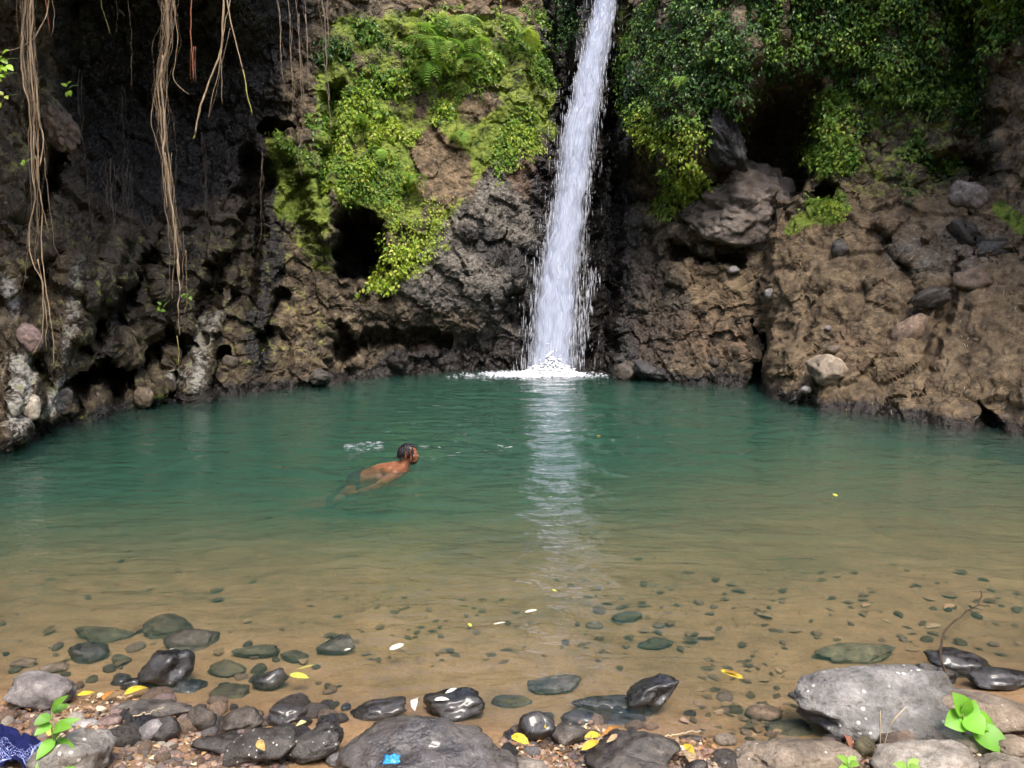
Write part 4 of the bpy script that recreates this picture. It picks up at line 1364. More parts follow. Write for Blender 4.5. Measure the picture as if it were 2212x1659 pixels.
# white flecks made for foam and sparkling glints, and splashes, on the open water
def flecks(name, places, label):
    Vs, Fs = [], []
    for (x, y, w) in places:
        p = on_z(x, y, 0.0)
        hh = float(wave_z(np.array([p.x]), np.array([p.y]))[0])
        k = int(rg.integers(4, 9))
        for j in range(k):
            sx = w * rg.uniform(.12, .4)
            c = np.array([p.x + rg.normal() * w * 0.6, p.y + rg.normal() * w * 0.35, hh + 0.006])
            v = V0 * (1 + 0.3 * rg.normal(size=(len(V0), 1)).clip(-1, 1)) * np.array([sx, sx * 0.45, sx * 0.10]) + c
            Fs.append(F0 + 42 * len(Vs))
            Vs.append(v)
    return tag(obj(name, new_mesh(name, np.concatenate(Vs), np.concatenate(Fs), M_SPRAY)), label, "foam", kind="stuff")


pl = []
for i in range(120):
    pl.append((rg.normal(1120, 190), rg.uniform(812, 985), rg.uniform(.008, .024)))
for i in range(40):
    pl.append((rg.normal(1250, 60), rg.uniform(815, 960), rg.uniform(.008, .02)))
pl += [(760, 935, .03), (940, 877, .035), (1095, 966, .05), (1080, 963, .04), (1190, 1075, .03), (1000, 941, .02), (1030, 905, .02), (1325, 897, .03)]
flecks("glint_foam_flecks", pl, "small white flecks over the open pool, foam and modelled water glints")
wk = [(rg.uniform(748, 824), 0, 0) for _ in range(60)]
wk = [(x, 966 - (x - 748) * 0.07 + rg.normal() * 4.0, rg.uniform(.012, .035)) for x, _, _ in wk]
wk += [(rg.uniform(905, 955), 966 + rg.normal() * 2, .016) for _ in range(12)] + [(rg.uniform(895, 985), 987 + rg.normal() * 2, .011) for _ in range(14)]
flecks("wake_foam", wk, "white splashes trailing behind the swimmer")

# ------------------------------------------------------------------ creepers on the cliff
vis = np.nonzero((cpx > -30) & (cpx < 2245) & (cpy > -90) & (cpy < 960) & (cliff_P[:, 2] > 0.1))[0]
vP, vN, vx, vy = cliff_P[vis], cliff_N[vis], cpx[vis], cpy[vis]
clump = fbm(vP * 1.9, 4, 91)
clump2 = fbm(vP * 0.8, 3, 95)
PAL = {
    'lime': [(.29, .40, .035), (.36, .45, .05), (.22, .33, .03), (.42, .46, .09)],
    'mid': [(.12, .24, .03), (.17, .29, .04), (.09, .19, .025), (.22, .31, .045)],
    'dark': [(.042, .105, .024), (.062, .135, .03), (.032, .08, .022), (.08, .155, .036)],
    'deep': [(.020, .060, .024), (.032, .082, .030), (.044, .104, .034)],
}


def creeper(name, label, mask, n, size, pals, lift, seed, thr=-0.15, cat="creeper", hang=0.7):
    rgl = np.random.default_rng(seed)
    w = mask * smooth(thr - 0.12, thr + 0.12, clump)
    w = w / w.sum()
    k = rgl.choice(len(vis), n, p=w)
    p, nm = vP[k], vN[k]
    cl = clump[k]
    p = p + nm * (lift * (0.15 + np.clip(cl - thr, 0, 0.8) * 1.3) * rgl.random(n) ** 0.6)[:, None] + rgl.normal(size=(n, 3)) * 0.02
    d = np.array([0, 0, -1.0]) * hang + nm * 0.45 + rgl.normal(size=(n, 3)) * 0.42
    d /= np.linalg.norm(d, axis=1)[:, None]
    nh = nm + np.array([0, 0, 0.7]) + rgl.normal(size=(n, 3)) * 0.38
    s = np.cross(nh, d)
    s /= np.linalg.norm(s, axis=1)[:, None]
    nn = np.cross(d, s)
    L = rgl.uniform(size[0], size[1], n)[:, None] * (0.8 + 0.4 * rgl.random((n, 1)))
    W = L * rgl.uniform(.5, .8, (n, 1))
    b = p
    V = np.stack([b, b + d * L * .42 + s * W * .5 + nn * W * .16, b + d * L - nn * L * .1, b + d * L * .42 - s * W * .5 + nn * W * .16], 1).reshape(-1, 3)
    i4 = np.arange(n)[:, None] * 4
    F = np.concatenate([i4 + np.array([0, 1, 2]), i4 + np.array([0, 2, 3])])
    cols = np.array([PAL[a] for a in ('lime', 'mid', 'dark', 'deep')], dtype=object)
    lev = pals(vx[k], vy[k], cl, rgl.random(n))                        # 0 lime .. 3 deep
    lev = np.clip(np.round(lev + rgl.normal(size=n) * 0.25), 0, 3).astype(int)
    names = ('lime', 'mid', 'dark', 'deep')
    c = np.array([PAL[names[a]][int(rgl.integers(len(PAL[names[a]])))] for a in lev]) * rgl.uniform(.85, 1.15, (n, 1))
    me = new_mesh(name, V, F, M_LEAF, shade=False)
    color_attr(me, "col", np.repeat(c, 4, axis=0))
    return tag(obj(name, me), label, cat, kind="stuff")


hx, hy = vx + 24 * fbm(vP * 1.5, 3, 101), vy + 24 * fbm(vP * 1.5, 3, 102)
m1 = polymask(hx, hy, [(690, 60), (780, 40), (880, 22), (1165, 25), (1212, 220), (1195, 280), (1135, 325), (1080, 345), (1030, 300), (960, 260), (905, 300), (885, 340), (905, 420), (860, 470), (800, 430), (715, 420), (690, 380), (675, 250)], 16)
m1 *= 1 - 0.85 * blob(hx, hy, 1050, 225, 48, 50, 0.4) - 0.0
m1 *= 1 - 0.8 * blob(hx, hy, 905, 215, 28, 38, 0.4)
m1 *= 1 - 0.75 * blob(hx, hy, 760, 150, 50, 34, 0.3)
m1 *= 1 - polymask(vx, vy, [(715, 450), (800, 445), (850, 495), (846, 570), (800, 615), (720, 612)], 8)


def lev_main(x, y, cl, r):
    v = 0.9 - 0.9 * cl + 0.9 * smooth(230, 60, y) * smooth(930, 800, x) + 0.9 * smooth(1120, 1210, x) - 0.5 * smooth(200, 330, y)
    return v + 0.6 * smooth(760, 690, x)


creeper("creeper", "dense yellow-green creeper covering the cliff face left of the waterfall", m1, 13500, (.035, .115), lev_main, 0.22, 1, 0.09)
m2 = polymask(hx, hy, [(800, 495), (835, 510), (850, 540), (890, 530), (885, 565), (850, 620), (785, 625), (815, 590), (838, 560), (830, 530)], 10)
creeper("creeper", "bright lime creeper hanging at the right rim of the round cave", m2, 1500, (.06, .12), lambda x, y, c, r: 0.1 - 0.5 * c + 0 * x, 0.2, 2, -0.6)
m2b = polymask(hx, hy, [(840, 430), (960, 440), (950, 520), (900, 600), (840, 500)], 16)
creeper("creeper", "thin scattered creeper on the mossy rock above the round cave", m2b, 900, (.04, .08), lambda x, y, c, r: 0.3 - 0.5 * c + 0 * x, 0.12, 3, -0.1)
m3 = polymask(hx, hy, [(1345, 95), (1385, 40), (1420, -90), (2240, -90), (2240, 80), (2130, 120), (2110, 260), (2070, 300), (1990, 240), (1900, 205), (1800, 175), (1720, 160), (1640, 190), (1610, 240), (1520, 285), (1500, 345), (1440, 350), (1385, 320), (1340, 230)], 16)
m3 *= 1 - 0.7 * blob(hx, hy, 1580, 20, 60, 40, 0.3)


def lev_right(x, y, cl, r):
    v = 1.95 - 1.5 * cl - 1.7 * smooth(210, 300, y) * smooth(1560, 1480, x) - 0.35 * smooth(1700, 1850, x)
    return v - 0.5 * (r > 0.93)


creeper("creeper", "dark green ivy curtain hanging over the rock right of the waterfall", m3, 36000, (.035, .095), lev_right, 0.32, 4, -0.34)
m4 = polymask(hx, hy, [(1440, 345), (1500, 345), (1528, 400), (1480, 440), (1450, 475), (1425, 460), (1440, 400)], 10)
creeper("creeper", "bright green creeper tongue hanging beside the huge boulder", m4, 1800, (.05, .10), lambda x, y, c, r: 0.5 - 0.8 * c + 0 * x, 0.22, 5, -0.6)
m5 = np.maximum(polymask(hx, hy, [(1745, 290), (1800, 265), (1870, 330), (1860, 370), (1790, 365), (1735, 340)], 12), 0.7 * polymask(hx, hy, [(1760, 200), (1830, 195), (1840, 260), (1770, 270)], 14))
creeper("creeper", "green creeper clump right of the large cave", m5, 2200, (.05, .10), lambda x, y, c, r: 0.9 - 1.0 * c + 0 * x, 0.22, 6, -0.5)
m6 = polymask(hx, hy, [(1830, 170), (2060, 200), (2120, 300), (2080, 380), (1960, 420), (1850, 300)], 30)
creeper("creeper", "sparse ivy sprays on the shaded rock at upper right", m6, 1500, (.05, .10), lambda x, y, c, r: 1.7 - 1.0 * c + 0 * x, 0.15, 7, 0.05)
m7 = np.maximum(polymask(hx, hy, [(580, 290), (640, 292), (720, 400), (728, 440), (690, 400), (640, 330)], 10), 0.5 * polymask(hx, hy, [(690, 330), (860, 330), (870, 440), (720, 440)], 14))
creeper("creeper", "small green creeper running down the mossy ridge left of the face", m7, 2600, (.04, .09), lambda x, y, c, r: 0.9 - 0.8 * c + 0 * x, 0.14, 8, -0.4)
m8 = np.maximum(blob(hx, hy, 1745, 445, 34, 24, 0.4), blob(hx, hy, 1790, 455, 40, 30, 0.2))
creeper("creeper", "little green weeds by the small hole in the right rock", m8, 420, (.04, .08), lambda x, y, c, r: 0.7 - 0.8 * c + 0 * x, 0.12, 9, -0.7)
m9 = polymask(hx, hy, [(1100, 260), (1150, 250), (1165, 330), (1120, 360), (1080, 380), (1060, 330)], 10)
creeper("creeper", "lime creeper fringe at the lower right end of the green face", m9, 1500, (.05, .10), lambda x, y, c, r: 0.5 - 0.9 * c + 0 * x, 0.2, 10, -0.5)
m10 = polymask(hx, hy, [(1195, -60), (1240, -60), (1250, 90), (1222, 120), (1200, 60)], 10)
creeper("creeper", "dark leaves in the slot just left of the waterfall's top", m10, 700, (.06, .11), lambda x, y, c, r: 2.4 - 1.0 * c + 0 * x, 0.25, 11, -0.5)
for (bx, by, lab) in ((1478, 606, "tiny green weed under the huge boulder"), (1712, 602, "tiny weed on the dark edge of the right slope")):
    pass


# ------------------------------------------------------------------ ferns
def frond_mesh(L, seed, rgb):
    rgf = np.random.default_rng(seed)
    V, F = [], []
    n = 15
    for i in range(n):
        t = (i + 0.6) / n
        x, z = L * t * (1 - 0.12 * t * t), L * (0.22 * math.sin(t * 2.6) - 0.38 * t * t)
        pl_ = L * 0.26 * math.sin(math.pi * min(1, t * 0.86 + 0.14)) ** 0.9
        for sgn in (-1, 1):
            b = len(V)
            dx = pl_ * 0.35
            V += [(x - L * .028, 0, z), (x + dx * .5 - L * .02, sgn * pl_ * .55, z - pl_ * .06), (x + dx, sgn * pl_, z - pl_ * .28 + rgf.normal() * .01), (x + dx * .5 + L * .028, sgn * pl_ * .5, z - pl_ * .04), (x + L * .02, 0, z)]
            F += [(b, b + 1, b + 2, b + 3, b + 4)] if sgn > 0 else [(b + 4, b + 3, b + 2, b + 1, b)]
    pts = [(L * t * (1 - 0.12 * t * t), 0, L * (0.22 * math.sin(t * 2.6) - 0.38 * t * t) - 0.003) for t in np.linspace(0, 1, 9)]
    tv, tf = tube(pts, [0.006 * (1 - 0.8 * i / 8) for i in range(9)], 4)
    b = len(V)
    V += [tuple(v) for v in tv]
    F += [tuple(b + k for k in f) for f in tf]
    me = new_mesh("frond", np.array(V), F, M_LEAF)
    color_attr(me, "col", np.tile(rgb, (len(V), 1)) * rgf.uniform(.85, 1.15, (len(V), 1)))
    return me


FR = [frond_mesh(1.0, 1, (.22, .36, .06)), frond_mesh(1.0, 2, (.15, .29, .045)), frond_mesh(1.0, 3, (.30, .40, .09)), frond_mesh(1.0, 4, (.07, .17, .035))]
FERNS = [
    (880, 72, 5, .62, 0, "broad light-green fern at the left end of the fern row, upper"),
    (905, 100, 6, .72, 0, "large bright fern with a long frond arching right, on the green face"),
    (898, 150, 5, .62, 1, "fern hanging straight down below the large bright fern"),
    (1000, 60, 6, .60, 2, "pale fern at the top of the green face, middle"),
    (1060, 50, 5, .55, 2, "pale fern near the top of the green face, right of the middle one"),
    (1100, 90, 6, .62, 2, "yellow-green fern leaning right above the bare brown patch"),
    (1035, 105, 5, .60, 0, "fern with drooping tip in the shadowed gap of the green face"),
    (960, 45, 5, .55, 2, "small pale fern under the bare rock strip at the top"),
    (950, 110, 4, .55, 1, "dark-shaded fern between the two bright ferns"),
    (1010, 150, 4, .5, 1, "fern just above the bare brown patch"),
    (760, 260, 5, .42, 1, "small fern at the left side of the green face"),
    (830, 330, 5, .42, 0, "small bright fern in the lower half of the green face"),
    (885, 385, 5, .42, 1, "fern low on the green face above the round cave"),
    (1000, 290, 4, .40, 0, "little fern under the ledge right of the bare patch"),
    (1770, 436, 5, .30, 0, "bright little fern below the small hole in the right rock"),
    (1742, 440, 4, .26, 1, "smaller fern left of the bright little fern on the right rock"),
    (1835, 290, 4, .30, 1, "small fern on the creeper clump right of the large cave"),
    (1480, 170, 4, .30, 0, "single bright fern in the dark ivy curtain"),
    (600, 292, 4, .36, 3, "small dark fern under the little oval cave"),
]
rg = np.random.default_rng(33)
for (x, y, n, L, var, lab) in FERNS:
    k = on_cliff(x, y)
    p = cliff_P[k] + cliff_N[k] * (0.12 if L < 0.45 else 0.34)
    f = thing("fern", lab, "fern", tuple(p), "ferns on the cliff")
    nrm = cliff_N[k]
    face = math.atan2(nrm[1], nrm[0])
    for i in range(n):
        a = face + (i - (n - 1) / 2) * (2.3 / n) + rg.normal() * 0.12
        o = obj("frond", FR[(var + (rg.random() < 0.25)) % 4], f)
        o.rotation_euler = (rg.normal() * 0.2, rg.uniform(0.05, 0.75), a)
        s = L * rg.uniform(.9, 1.3)
        o.scale = (s, s, s)

# ------------------------------------------------------------------ aerial roots
def strand(parent, pxs, y, r0, r1, mat, seed, wig=0.019, name="strand", base=None):
    rgs = np.random.default_rng(seed)
    pts = [at_y(a, b, y + (c[0] if c else 0)) for a, b, *c in pxs]
    L = sum((pts[i + 1] - pts[i]).length for i in range(len(pts) - 1))
    n = max(8, int(L / 0.06))
    q = resample(pts, n)
    t = np.linspace(0, 1, n)
    o = rgs.uniform(-30, 30)
    for ax in (0, 1):
        q[:, ax] += wig * fbm(np.stack([t * L * 3.0 + o, np.full(n, ax * 9.0), np.zeros(n)], 1), 3, seed) * 2
    rad = 0.76 * (r0 + (r1 - r0) * t) * (1 + 0.18 * vnoise(np.stack([t * L * 9 + o, np.zeros(n), np.zeros(n)], 1), seed))
    V, F = tube(q, rad, 6)
    b = np.array(parent.location) if base is None else base
    return obj(name, new_mesh(name, V - b, F, mat), parent)


def root(label, y, strands, mat=None, group=None, frays=0):
    p = at_y(strands[0][0][0][0], -330, y)
    o = thing("aerial_root", label, "root", tuple(p), "roots hanging over the left side of the pool")
    for i, (pxs, r0, r1, *m_) in enumerate(strands):
        first = pxs[0]
        if first[1] <= 5:
            pxs = [(first[0] + (first[0] - pxs[1][0]) * 0.2, -330)] + [(first[0] + 0.0, -40)] + list(pxs)
        strand(o, pxs, y, r0, r1, m_[0] if m_ else (mat or (M_ROOTG if i % 4 == 3 else M_ROOT)), hash(label) % 9973 + i * 7 if False else sum(map(ord, label)) + i * 7)
    return o


rg = np.random.default_rng(44)


def bundle(path, n, spread, r, y, lo=0.35, hi=1.0):
    """thin strands that follow a path and end at different heights"""
    out = []
    for i in range(n):
        f = rg.uniform(lo, hi)
        s = rg.uniform(0, 0.3)
        off = rg.normal() * spread
        m = max(3, int(len(path) * f))
        out.append(([(a + off + rg.normal() * spread * 0.5, b, rg.normal() * 0.04) for a, b in path[:m]], r * rg.uniform(.6, 1.2), r * 0.35))
    return out


p1 = [(58, 0), (62, 60), (64, 120), (68, 180), (72, 240), (76, 300), (80, 380), (76, 440), (74, 500), (80, 560), (92, 620), (106, 700)]
root("long tangled tan root bundle at the far left, reaching almost to the water", 9.2, [
    ([(66, 0), (70, 60), (76, 150), (84, 250), (92, 300), (88, 360)], .016, .010),
    ([(58, 0), (52, 60), (50, 130), (60, 230), (68, 330), (74, 420), (62, 500), (70, 560), (88, 600), (98, 680), (92, 730), (70, 768)], .015, .007),
    ([(70, 0), (68, 90), (72, 200), (70, 260), (74, 330), (82, 400), (90, 470), (88, 520), (95, 590), (112, 680), (122, 740), (117, 792)], .013, .006),
    ([(50, 40), (54, 130), (62, 250), (60, 330), (66, 420), (66, 470), (60, 540)], .010, .004),
    ([(80, 300), (90, 380), (88, 430), (100, 480), (108, 500)], .008, .003),
    ([(96, 340), (104, 420), (112, 480), (120, 540), (133, 560)], .006, .003, M_ROOTG),
    ([(84, 560), (96, 620), (98, 690), (104, 758)], .008, .004),
    ([(62, 520), (58, 600), (50, 640)], .006, .002),
] + bundle(p1, 10, 8, .005, 9.2) + bundle(p1, 14, 12, .0025, 9.2, 0.2, 1.0))
p2 = [(361, 0), (362, 50), (360, 95), (350, 140), (345, 200), (348, 260), (354, 330), (360, 400), (366, 440), (376, 500), (384, 560), (386, 620)]
root("thick central root bundle with frayed strands and a thin yellowish tip", 11.0, [
    ([(360, 0), (363, 60), (362, 95), (350, 140), (345, 200), (352, 250), (356, 320), (362, 400), (374, 460), (385, 540), (385, 600)], .026, .014),
    ([(352, 120), (340, 180), (345, 260), (350, 330), (355, 380), (358, 450)], .012, .006),
    ([(350, 150), (334, 200), (327, 260), (340, 310), (352, 350)], .009, .004),
    ([(356, 330), (350, 400), (362, 470), (372, 500)], .012, .007),
    ([(385, 560), (386, 640), (386, 690)], .014, .008, M_ROOT),
    ([(386, 690), (386, 725)], .009, .008, M_ROOTG),
    ([(386, 725), (386, 790)], .007, .006, M_ROOTY),
    ([(386, 640), (392, 600), (396, 540), (392, 500)], .006, .003),
    ([(366, 480), (370, 560), (368, 640)], .006, .003, M_ROOTG),
    ([(372, 440), (376, 520), (372, 600), (376, 650)], .006, .003),
    ([(398, 540), (404, 600), (402, 650), (396, 680)], .004, .002),
] + bundle(p2, 14, 6, .0055, 11.0) + bundle(p2[6:], 10, 8, .004, 11.0, 0.5, 1.0) + bundle(p2, 16, 13, .0025, 11.0, 0.3, 1.0))
root("bent brown root ending in a yellow-green broken tip", 11.2, [
    ([(486, 0), (482, 40), (478, 90), (474, 115), (452, 165), (438, 210), (428, 250), (422, 290)], .024, .016),
    ([(422, 288), (418, 300)], .016, .013, M_ROOTY),
    ([(494, 0), (488, 50), (482, 90), (479, 150), (481, 200), (484, 226)], .013, .004),
    ([(500, 60), (486, 100), (470, 180), (450, 250)], .006, .003),
    ([(478, 110), (462, 200), (450, 262)], .007, .003),
])
root("straight slanting stick-like root with a mossy yellow end", 11.2, [([(490, 0), (496, 40), (510, 88), (524, 150)], .013, .011), ([(524, 150), (536, 200), (548, 249)], .011, .010, M_ROOTY)])
root("wavy pale single root right of the central bundle", 11.0, [([(374, 0), (378, 40), (388, 70), (384, 95), (374, 115), (372, 150), (376, 175), (390, 192), (400, 202), (406, 203)], .008, .005)])
root("red-brown root with a frayed end", 11.0, [([(412, 0), (414, 50), (418, 100), (420, 140), (422, 175)], .013, .009, M_ROOTR)] + [([(418 + i * 2 - 4, 100), (419 + i * 2 - 5, 150), (422 + i * 3 - 8, 178)], .004, .002, M_ROOTR) for i in range(5)])
root("short reddish root at the upper left corner", 9.6, [([(103, 0), (106, 40), (107, 72)], .014, .008, M_ROOTR), ([(108, 0), (112, 50), (108, 80)], .006, .003)])
root("slack root looping from the left edge to the tangled bundle", 9.2, [([(108, 0), (100, 40), (80, 78), (52, 100), (20, 110), (-10, 114)], .008, .007)])
root("short pale green root left of the middle of the dark hollow", 11.4, [([(217, 0), (222, 28), (230, 50), (234, 72)], .010, .006, M_ROOTY)])
root("thin twiggy root beside the short pale green one", 11.6, [([(248, 0), (254, 26), (251, 50), (253, 74)], .006, .003, M_ROOTG), ([(254, 20), (262, 30), (268, 36)], .004, .002, M_ROOTG)])
root("long thin blue-grey root in the dark hollow", 11.8, [([(277, 0), (281, 50), (284, 100), (286, 150), (284, 192)], .008, .004, M_ROOTG)])
for (x, y0_, y1_, lab) in ((601, 0, 220, "first of the four thin roots before the green face"), (622, 0, 266, "second of the four thin roots before the green face"), (641, 0, 285, "third of the four thin roots before the green face"), (656, 0, 195, "fourth of the four thin roots before the green face")):
    root(lab, 13.2, [([(x, 0), (x + 6, 60), (x + 8, 120), (x + 12, (y1_ + 120) / 2), (x + 13, y1_)], .012, .005, M_ROOTG), ([(x + 4, 30), (x + 6, 110), (x + 9, y1_ * 0.8)], .006, .003, M_ROOT), ([(x - 3, 0), (x + 10, 90), (x + 22, 130)], .005, .002, M_ROOTG)])
root("pair of long grey roots hanging against the green face", 13.8, [([(697, 0), (701, 80), (704, 150), (709, 230), (714, 290)], .020, .006, M_ROOTG), ([(705, 0), (708, 80), (709, 150), (713, 220)], .016, .007, M_ROOTG), ([(688, 0), (700, 100), (706, 200)], .007, .003, M_ROOTG)])
for (pts, lab) in (
    ([(264, 180), (266, 240), (269, 300), (267, 352)], "grey root clinging to the dark left wall, highest of the wall roots"),
    ([(174, 150), (170, 220), (176, 300), (184, 345), (196, 410)], "thin root on the wall right of the brown boulder nose"),
    ([(240, 340), (238, 400), (244, 460), (250, 520)], "wall root left of the wavy fringe on the left wall"),
    ([(276, 345), (274, 420), (284, 480), (286, 530)], "wavy fringe of wall roots on the left wall"),
    ([(361, 260), (362, 340), (366, 420), (362, 470)], "faint wall root behind the central bundle"),
    ([(436, 285), (440, 360), (444, 450), (450, 560), (452, 620)], "thread-thin root hanging below the bent root"),
    ([(565, 330), (560, 420), (566, 480), (556, 540)], "dark root in the wet gully left of the mossy ridge"),
    ([(192, 380), (194, 440), (200, 480), (204, 500)], "short wall root above the pale streak"),
    ([(645, 290), (646, 340), (648, 380)], "thin root dangling over the mossy ridge"),
):
    k = on_cliff(*pts[len(pts) // 2])
    yy_ = float(cliff_P[k, 1]) - 0.35
    o = thing("aerial_root", lab, "root", tuple(at_y(pts[0][0], pts[0][1], yy_)), "roots on the left wall")
    strand(o, pts, yy_, .010, .005, M_ROOTG, sum(map(ord, lab)), 0.02)
    strand(o, [(a + 5, b + 12) for a, b in pts], yy_, .006, .002, M_ROOTG, sum(map(ord, lab)) + 1, 0.03)
    if "fringe" in lab:
        for j in range(5):
            strand(o, [(a - 14 + j * 6, b + 10 * j) for a, b in pts], yy_, .006, .002, M_ROOTG, 900 + j, 0.04)


# sprigs of bright leaves at the left edge
def sprig(label, x, y, n, L, yd, rgb=(.26, .42, .04)):
    b = at_y(x, y, yd)
    o = thing("leaf_sprig", label, "plant", tuple(b))
    rgs = np.random.default_rng(int(x * 7 + y))
    V, F = tube([(0, 0.25, 0.10), (0, 0.10, 0.06), (0, 0, 0)], [.004, .003, .002], 5)
    obj("stem", new_mesh("stem", V, F, M_STEM), o)
    for i in range(n):
        a = rgs.uniform(0, 6.28)
        q = Vector((math.cos(a) * L * .7, -0.03, math.sin(a) * L * .6)) * rgs.uniform(.5, 1.3)
        t = q + Vector((rgs.normal() * L, -L * .3, rgs.normal() * L - L * .2)).normalized() * L
        lf = single_leaf("leaf", tuple(q), tuple(t), L * .7, (0, -0.7, 0.7), np.array(rgb) * rgs.uniform(.8, 1.2), None, o)


sprig("bright leaf sprig at the left edge, upper", 8, 134, 7, .09, 8.6)
sprig("bright leaf sprig at the left edge under the upper one", 6, 166, 5, .07, 8.6)
sprig("yellowish leaf sprig at the left edge, lowest of three", 8, 214, 5, .06, 8.6, (.34, .40, .06))
sprig("small lit leaf pair beside the brown boulder nose", 147, 192 - 0, 4, .08, 10.2)
sprig("tiny lit leaf on the tangled root bundle", 54, 352, 2, .05, 9.0)
sprig("small green weed beside the central root bundle", 404, 640, 6, .07, 12.0, (.14, .26, .03))
sprig("weed left of the frayed root end", 352, 665, 6, .07, 12.0, (.14, .26, .03))

# ------------------------------------------------------------------ the swimmer
def mat_skin():
    m = N("wet brown skin")
    n1 = m.noise(18, 4, 0.6)
    c = m.ramp(n1, [(0.3, (0.190, 0.068, 0.034)), (0.7, (0.300, 0.115, 0.058))])
    return m.done(c, m.ramp(n1, [(0.3, 0.22), (0.7, 0.42)]), m.bump(m.noise(60, 3), 0.15, 0.01), 0.5)


def ellipsoid(bm_, c, r, rot=None, sub=3):
    from mathutils import Matrix
    M = Matrix.Translation(Vector(c)) @ (rot.to_matrix().to_4x4() if rot else Matrix.Identity(4)) @ Matrix.Diagonal((*r, 1))
    bmesh.ops.create_icosphere(bm_, subdivisions=sub, radius=1.0, matrix=M)


def limb(bm_, pts, rad, n=8):
    pts = [Vector(p) for p in pts]
    for i in range(len(pts) - 1):
        for k in range(n):
            t = k / n
            ellipsoid(bm_, pts[i].lerp(pts[i + 1], t), [rad[i] + (rad[i + 1] - rad[i]) * t] * 3, None, 2)
    ellipsoid(bm_, pts[-1], [rad[-1]] * 3, None, 2)


from mathutils import Euler
M_SKIN = mat_skin()
bmv = bmesh.new()
# local frame: x = swimming direction, z = up, origin at the waterline under the chin
HEAD = Vector((0.0, 0.0, 0.208))
ellipsoid(bmv, HEAD + Vector((-0.012, 0, 0.028)), (0.098, 0.078, 0.090))          # cranium
ellipsoid(bmv, HEAD + Vector((0.036, 0, -0.020)), (0.062, 0.062, 0.080))          # face
ellipsoid(bmv, HEAD + Vector((0.046, 0, -0.075)), (0.042, 0.044, 0.034))          # jaw and chin
ellipsoid(bmv, HEAD + Vector((0.080, 0, 0.022)), (0.020, 0.048, 0.012))           # brow
ellipsoid(bmv, HEAD + Vector((0.100, 0, -0.020)), (0.020, 0.015, 0.018))          # nose tip
limb(bmv, [HEAD + Vector((0.086, 0, 0.012)), HEAD + Vector((0.102, 0, -0.020))], [0.010, 0.014], 5)
ellipsoid(bmv, HEAD + Vector((0.089, 0, -0.052)), (0.014, 0.024, 0.008))          # lips
ellipsoid(bmv, HEAD + Vector((0.087, 0, -0.066)), (0.014, 0.022, 0.008))
for s in (-1, 1):
    ellipsoid(bmv, HEAD + Vector((0.062, s * 0.040, -0.018)), (0.026, 0.020, 0.022))      # cheeks
    ellipsoid(bmv, HEAD + Vector((-0.008, s * 0.078, -0.012)), (0.020, 0.011, 0.032), Euler((0, 0.25, s * 0.35)))  # ears
limb(bmv, [(-0.02, 0, 0.13), (-0.075, 0, 0.055)], [0.058, 0.070], 6)              # neck
limb(bmv, [(-0.075, 0, 0.05), (-0.17, 0, 0.0), (-0.34, 0, -0.035), (-0.50, 0, -0.09), (-0.63, 0, -0.14)], [0.085, 0.118, 0.122, 0.105, 0.115], 6)
for s in (-1, 1):
    limb(bmv, [(-0.09, s * 0.07, 0.030), (-0.115, s * 0.17, 0.012)], [0.075, 0.072], 5)                 # shoulder girdle
    ellipsoid(bmv, (-0.19, s * 0.10, 0.022), (0.115, 0.085, 0.075))                                     # shoulder blades
    ellipsoid(bmv, (-0.26, s * 0.09, -0.065), (0.13, 0.075, 0.085))                                     # flanks
    limb(bmv, [(-0.115, s * 0.185, 0.005), (-0.30, s * 0.25, -0.12), (-0.52, s * 0.21, -0.20)], [0.060, 0.045, 0.032], 8)   # arms
    ellipsoid(bmv, (-0.58, s * 0.20, -0.22), (0.055, 0.042, 0.018))
    for f in range(4):
        limb(bmv, [(-0.61, s * (0.172 + 0.018 * f), -0.225), (-0.67 + 0.012 * (f in (1, 2)), s * (0.168 + 0.021 * f), -0.24)], [0.010, 0.008], 4)
    limb(bmv, [(-0.56, s * 0.165, -0.215), (-0.60, s * 0.135, -0.225)], [0.011, 0.009], 4)
    limb(bmv, [(-0.63, s * 0.09, -0.17), (-0.91, s * 0.20, -0.37), (-1.21, s * 0.18, -0.44)], [0.090, 0.062, 0.042], 8)  # legs
    limb(bmv, [(-1.21, s * 0.18, -0.44), (-1.35, s * 0.24, -0.45)], [0.042, 0.030], 5)
tmp = bpy.data.meshes.new("tmp")
bmv.to_mesh(tmp)
bmv.free()
to = bpy.data.objects.new("tmp", tmp)
COL.objects.link(to)
rm = to.modifiers.new("r", 'REMESH')
rm.mode = 'VOXEL'
rm.voxel_size = 0.0085
smo = to.modifiers.new("s", 'SMOOTH')
smo.iterations = 3
smo.factor = 0.5
dg = bpy.context.evaluated_depsgraph_get()
body_me = bpy.data.meshes.new_from_object(to.evaluated_get(dg))
bpy.data.objects.remove(to)
body_me.materials.clear()
body_me.materials.append(M_SKIN)
body_me.polygons.foreach_set("use_smooth", np.full(len(body_me.polygons), True))
sw = on_z(884, 1000, 0.0)
person = tag(obj("person", body_me, None, (sw.x, sw.y, -0.105)), "shirtless swimmer with short black dreadlocks, seen from behind, looking right", "person")
person.rotation_euler = (0, 0, R(-10))
_n = np.empty(len(body_me.vertices) * 3, np.float32)
body_me.vertices.foreach_get("co", _n)
_n = _n.reshape(-1, 3)
_nr = np.empty(len(body_me.vertices) * 3, np.float32)
body_me.vertices.foreach_get("normal", _nr)
_sh = (_n[:, 0] < -0.54) & (_n[:, 0] > -0.92) & (np.abs(_n[:, 1]) < 0.165 + 0.42 * np.clip(-0.66 - _n[:, 0], 0, 1))
_sf = [tuple(p.vertices) for p in body_me.polygons if all(_sh[i] for i in p.vertices)]
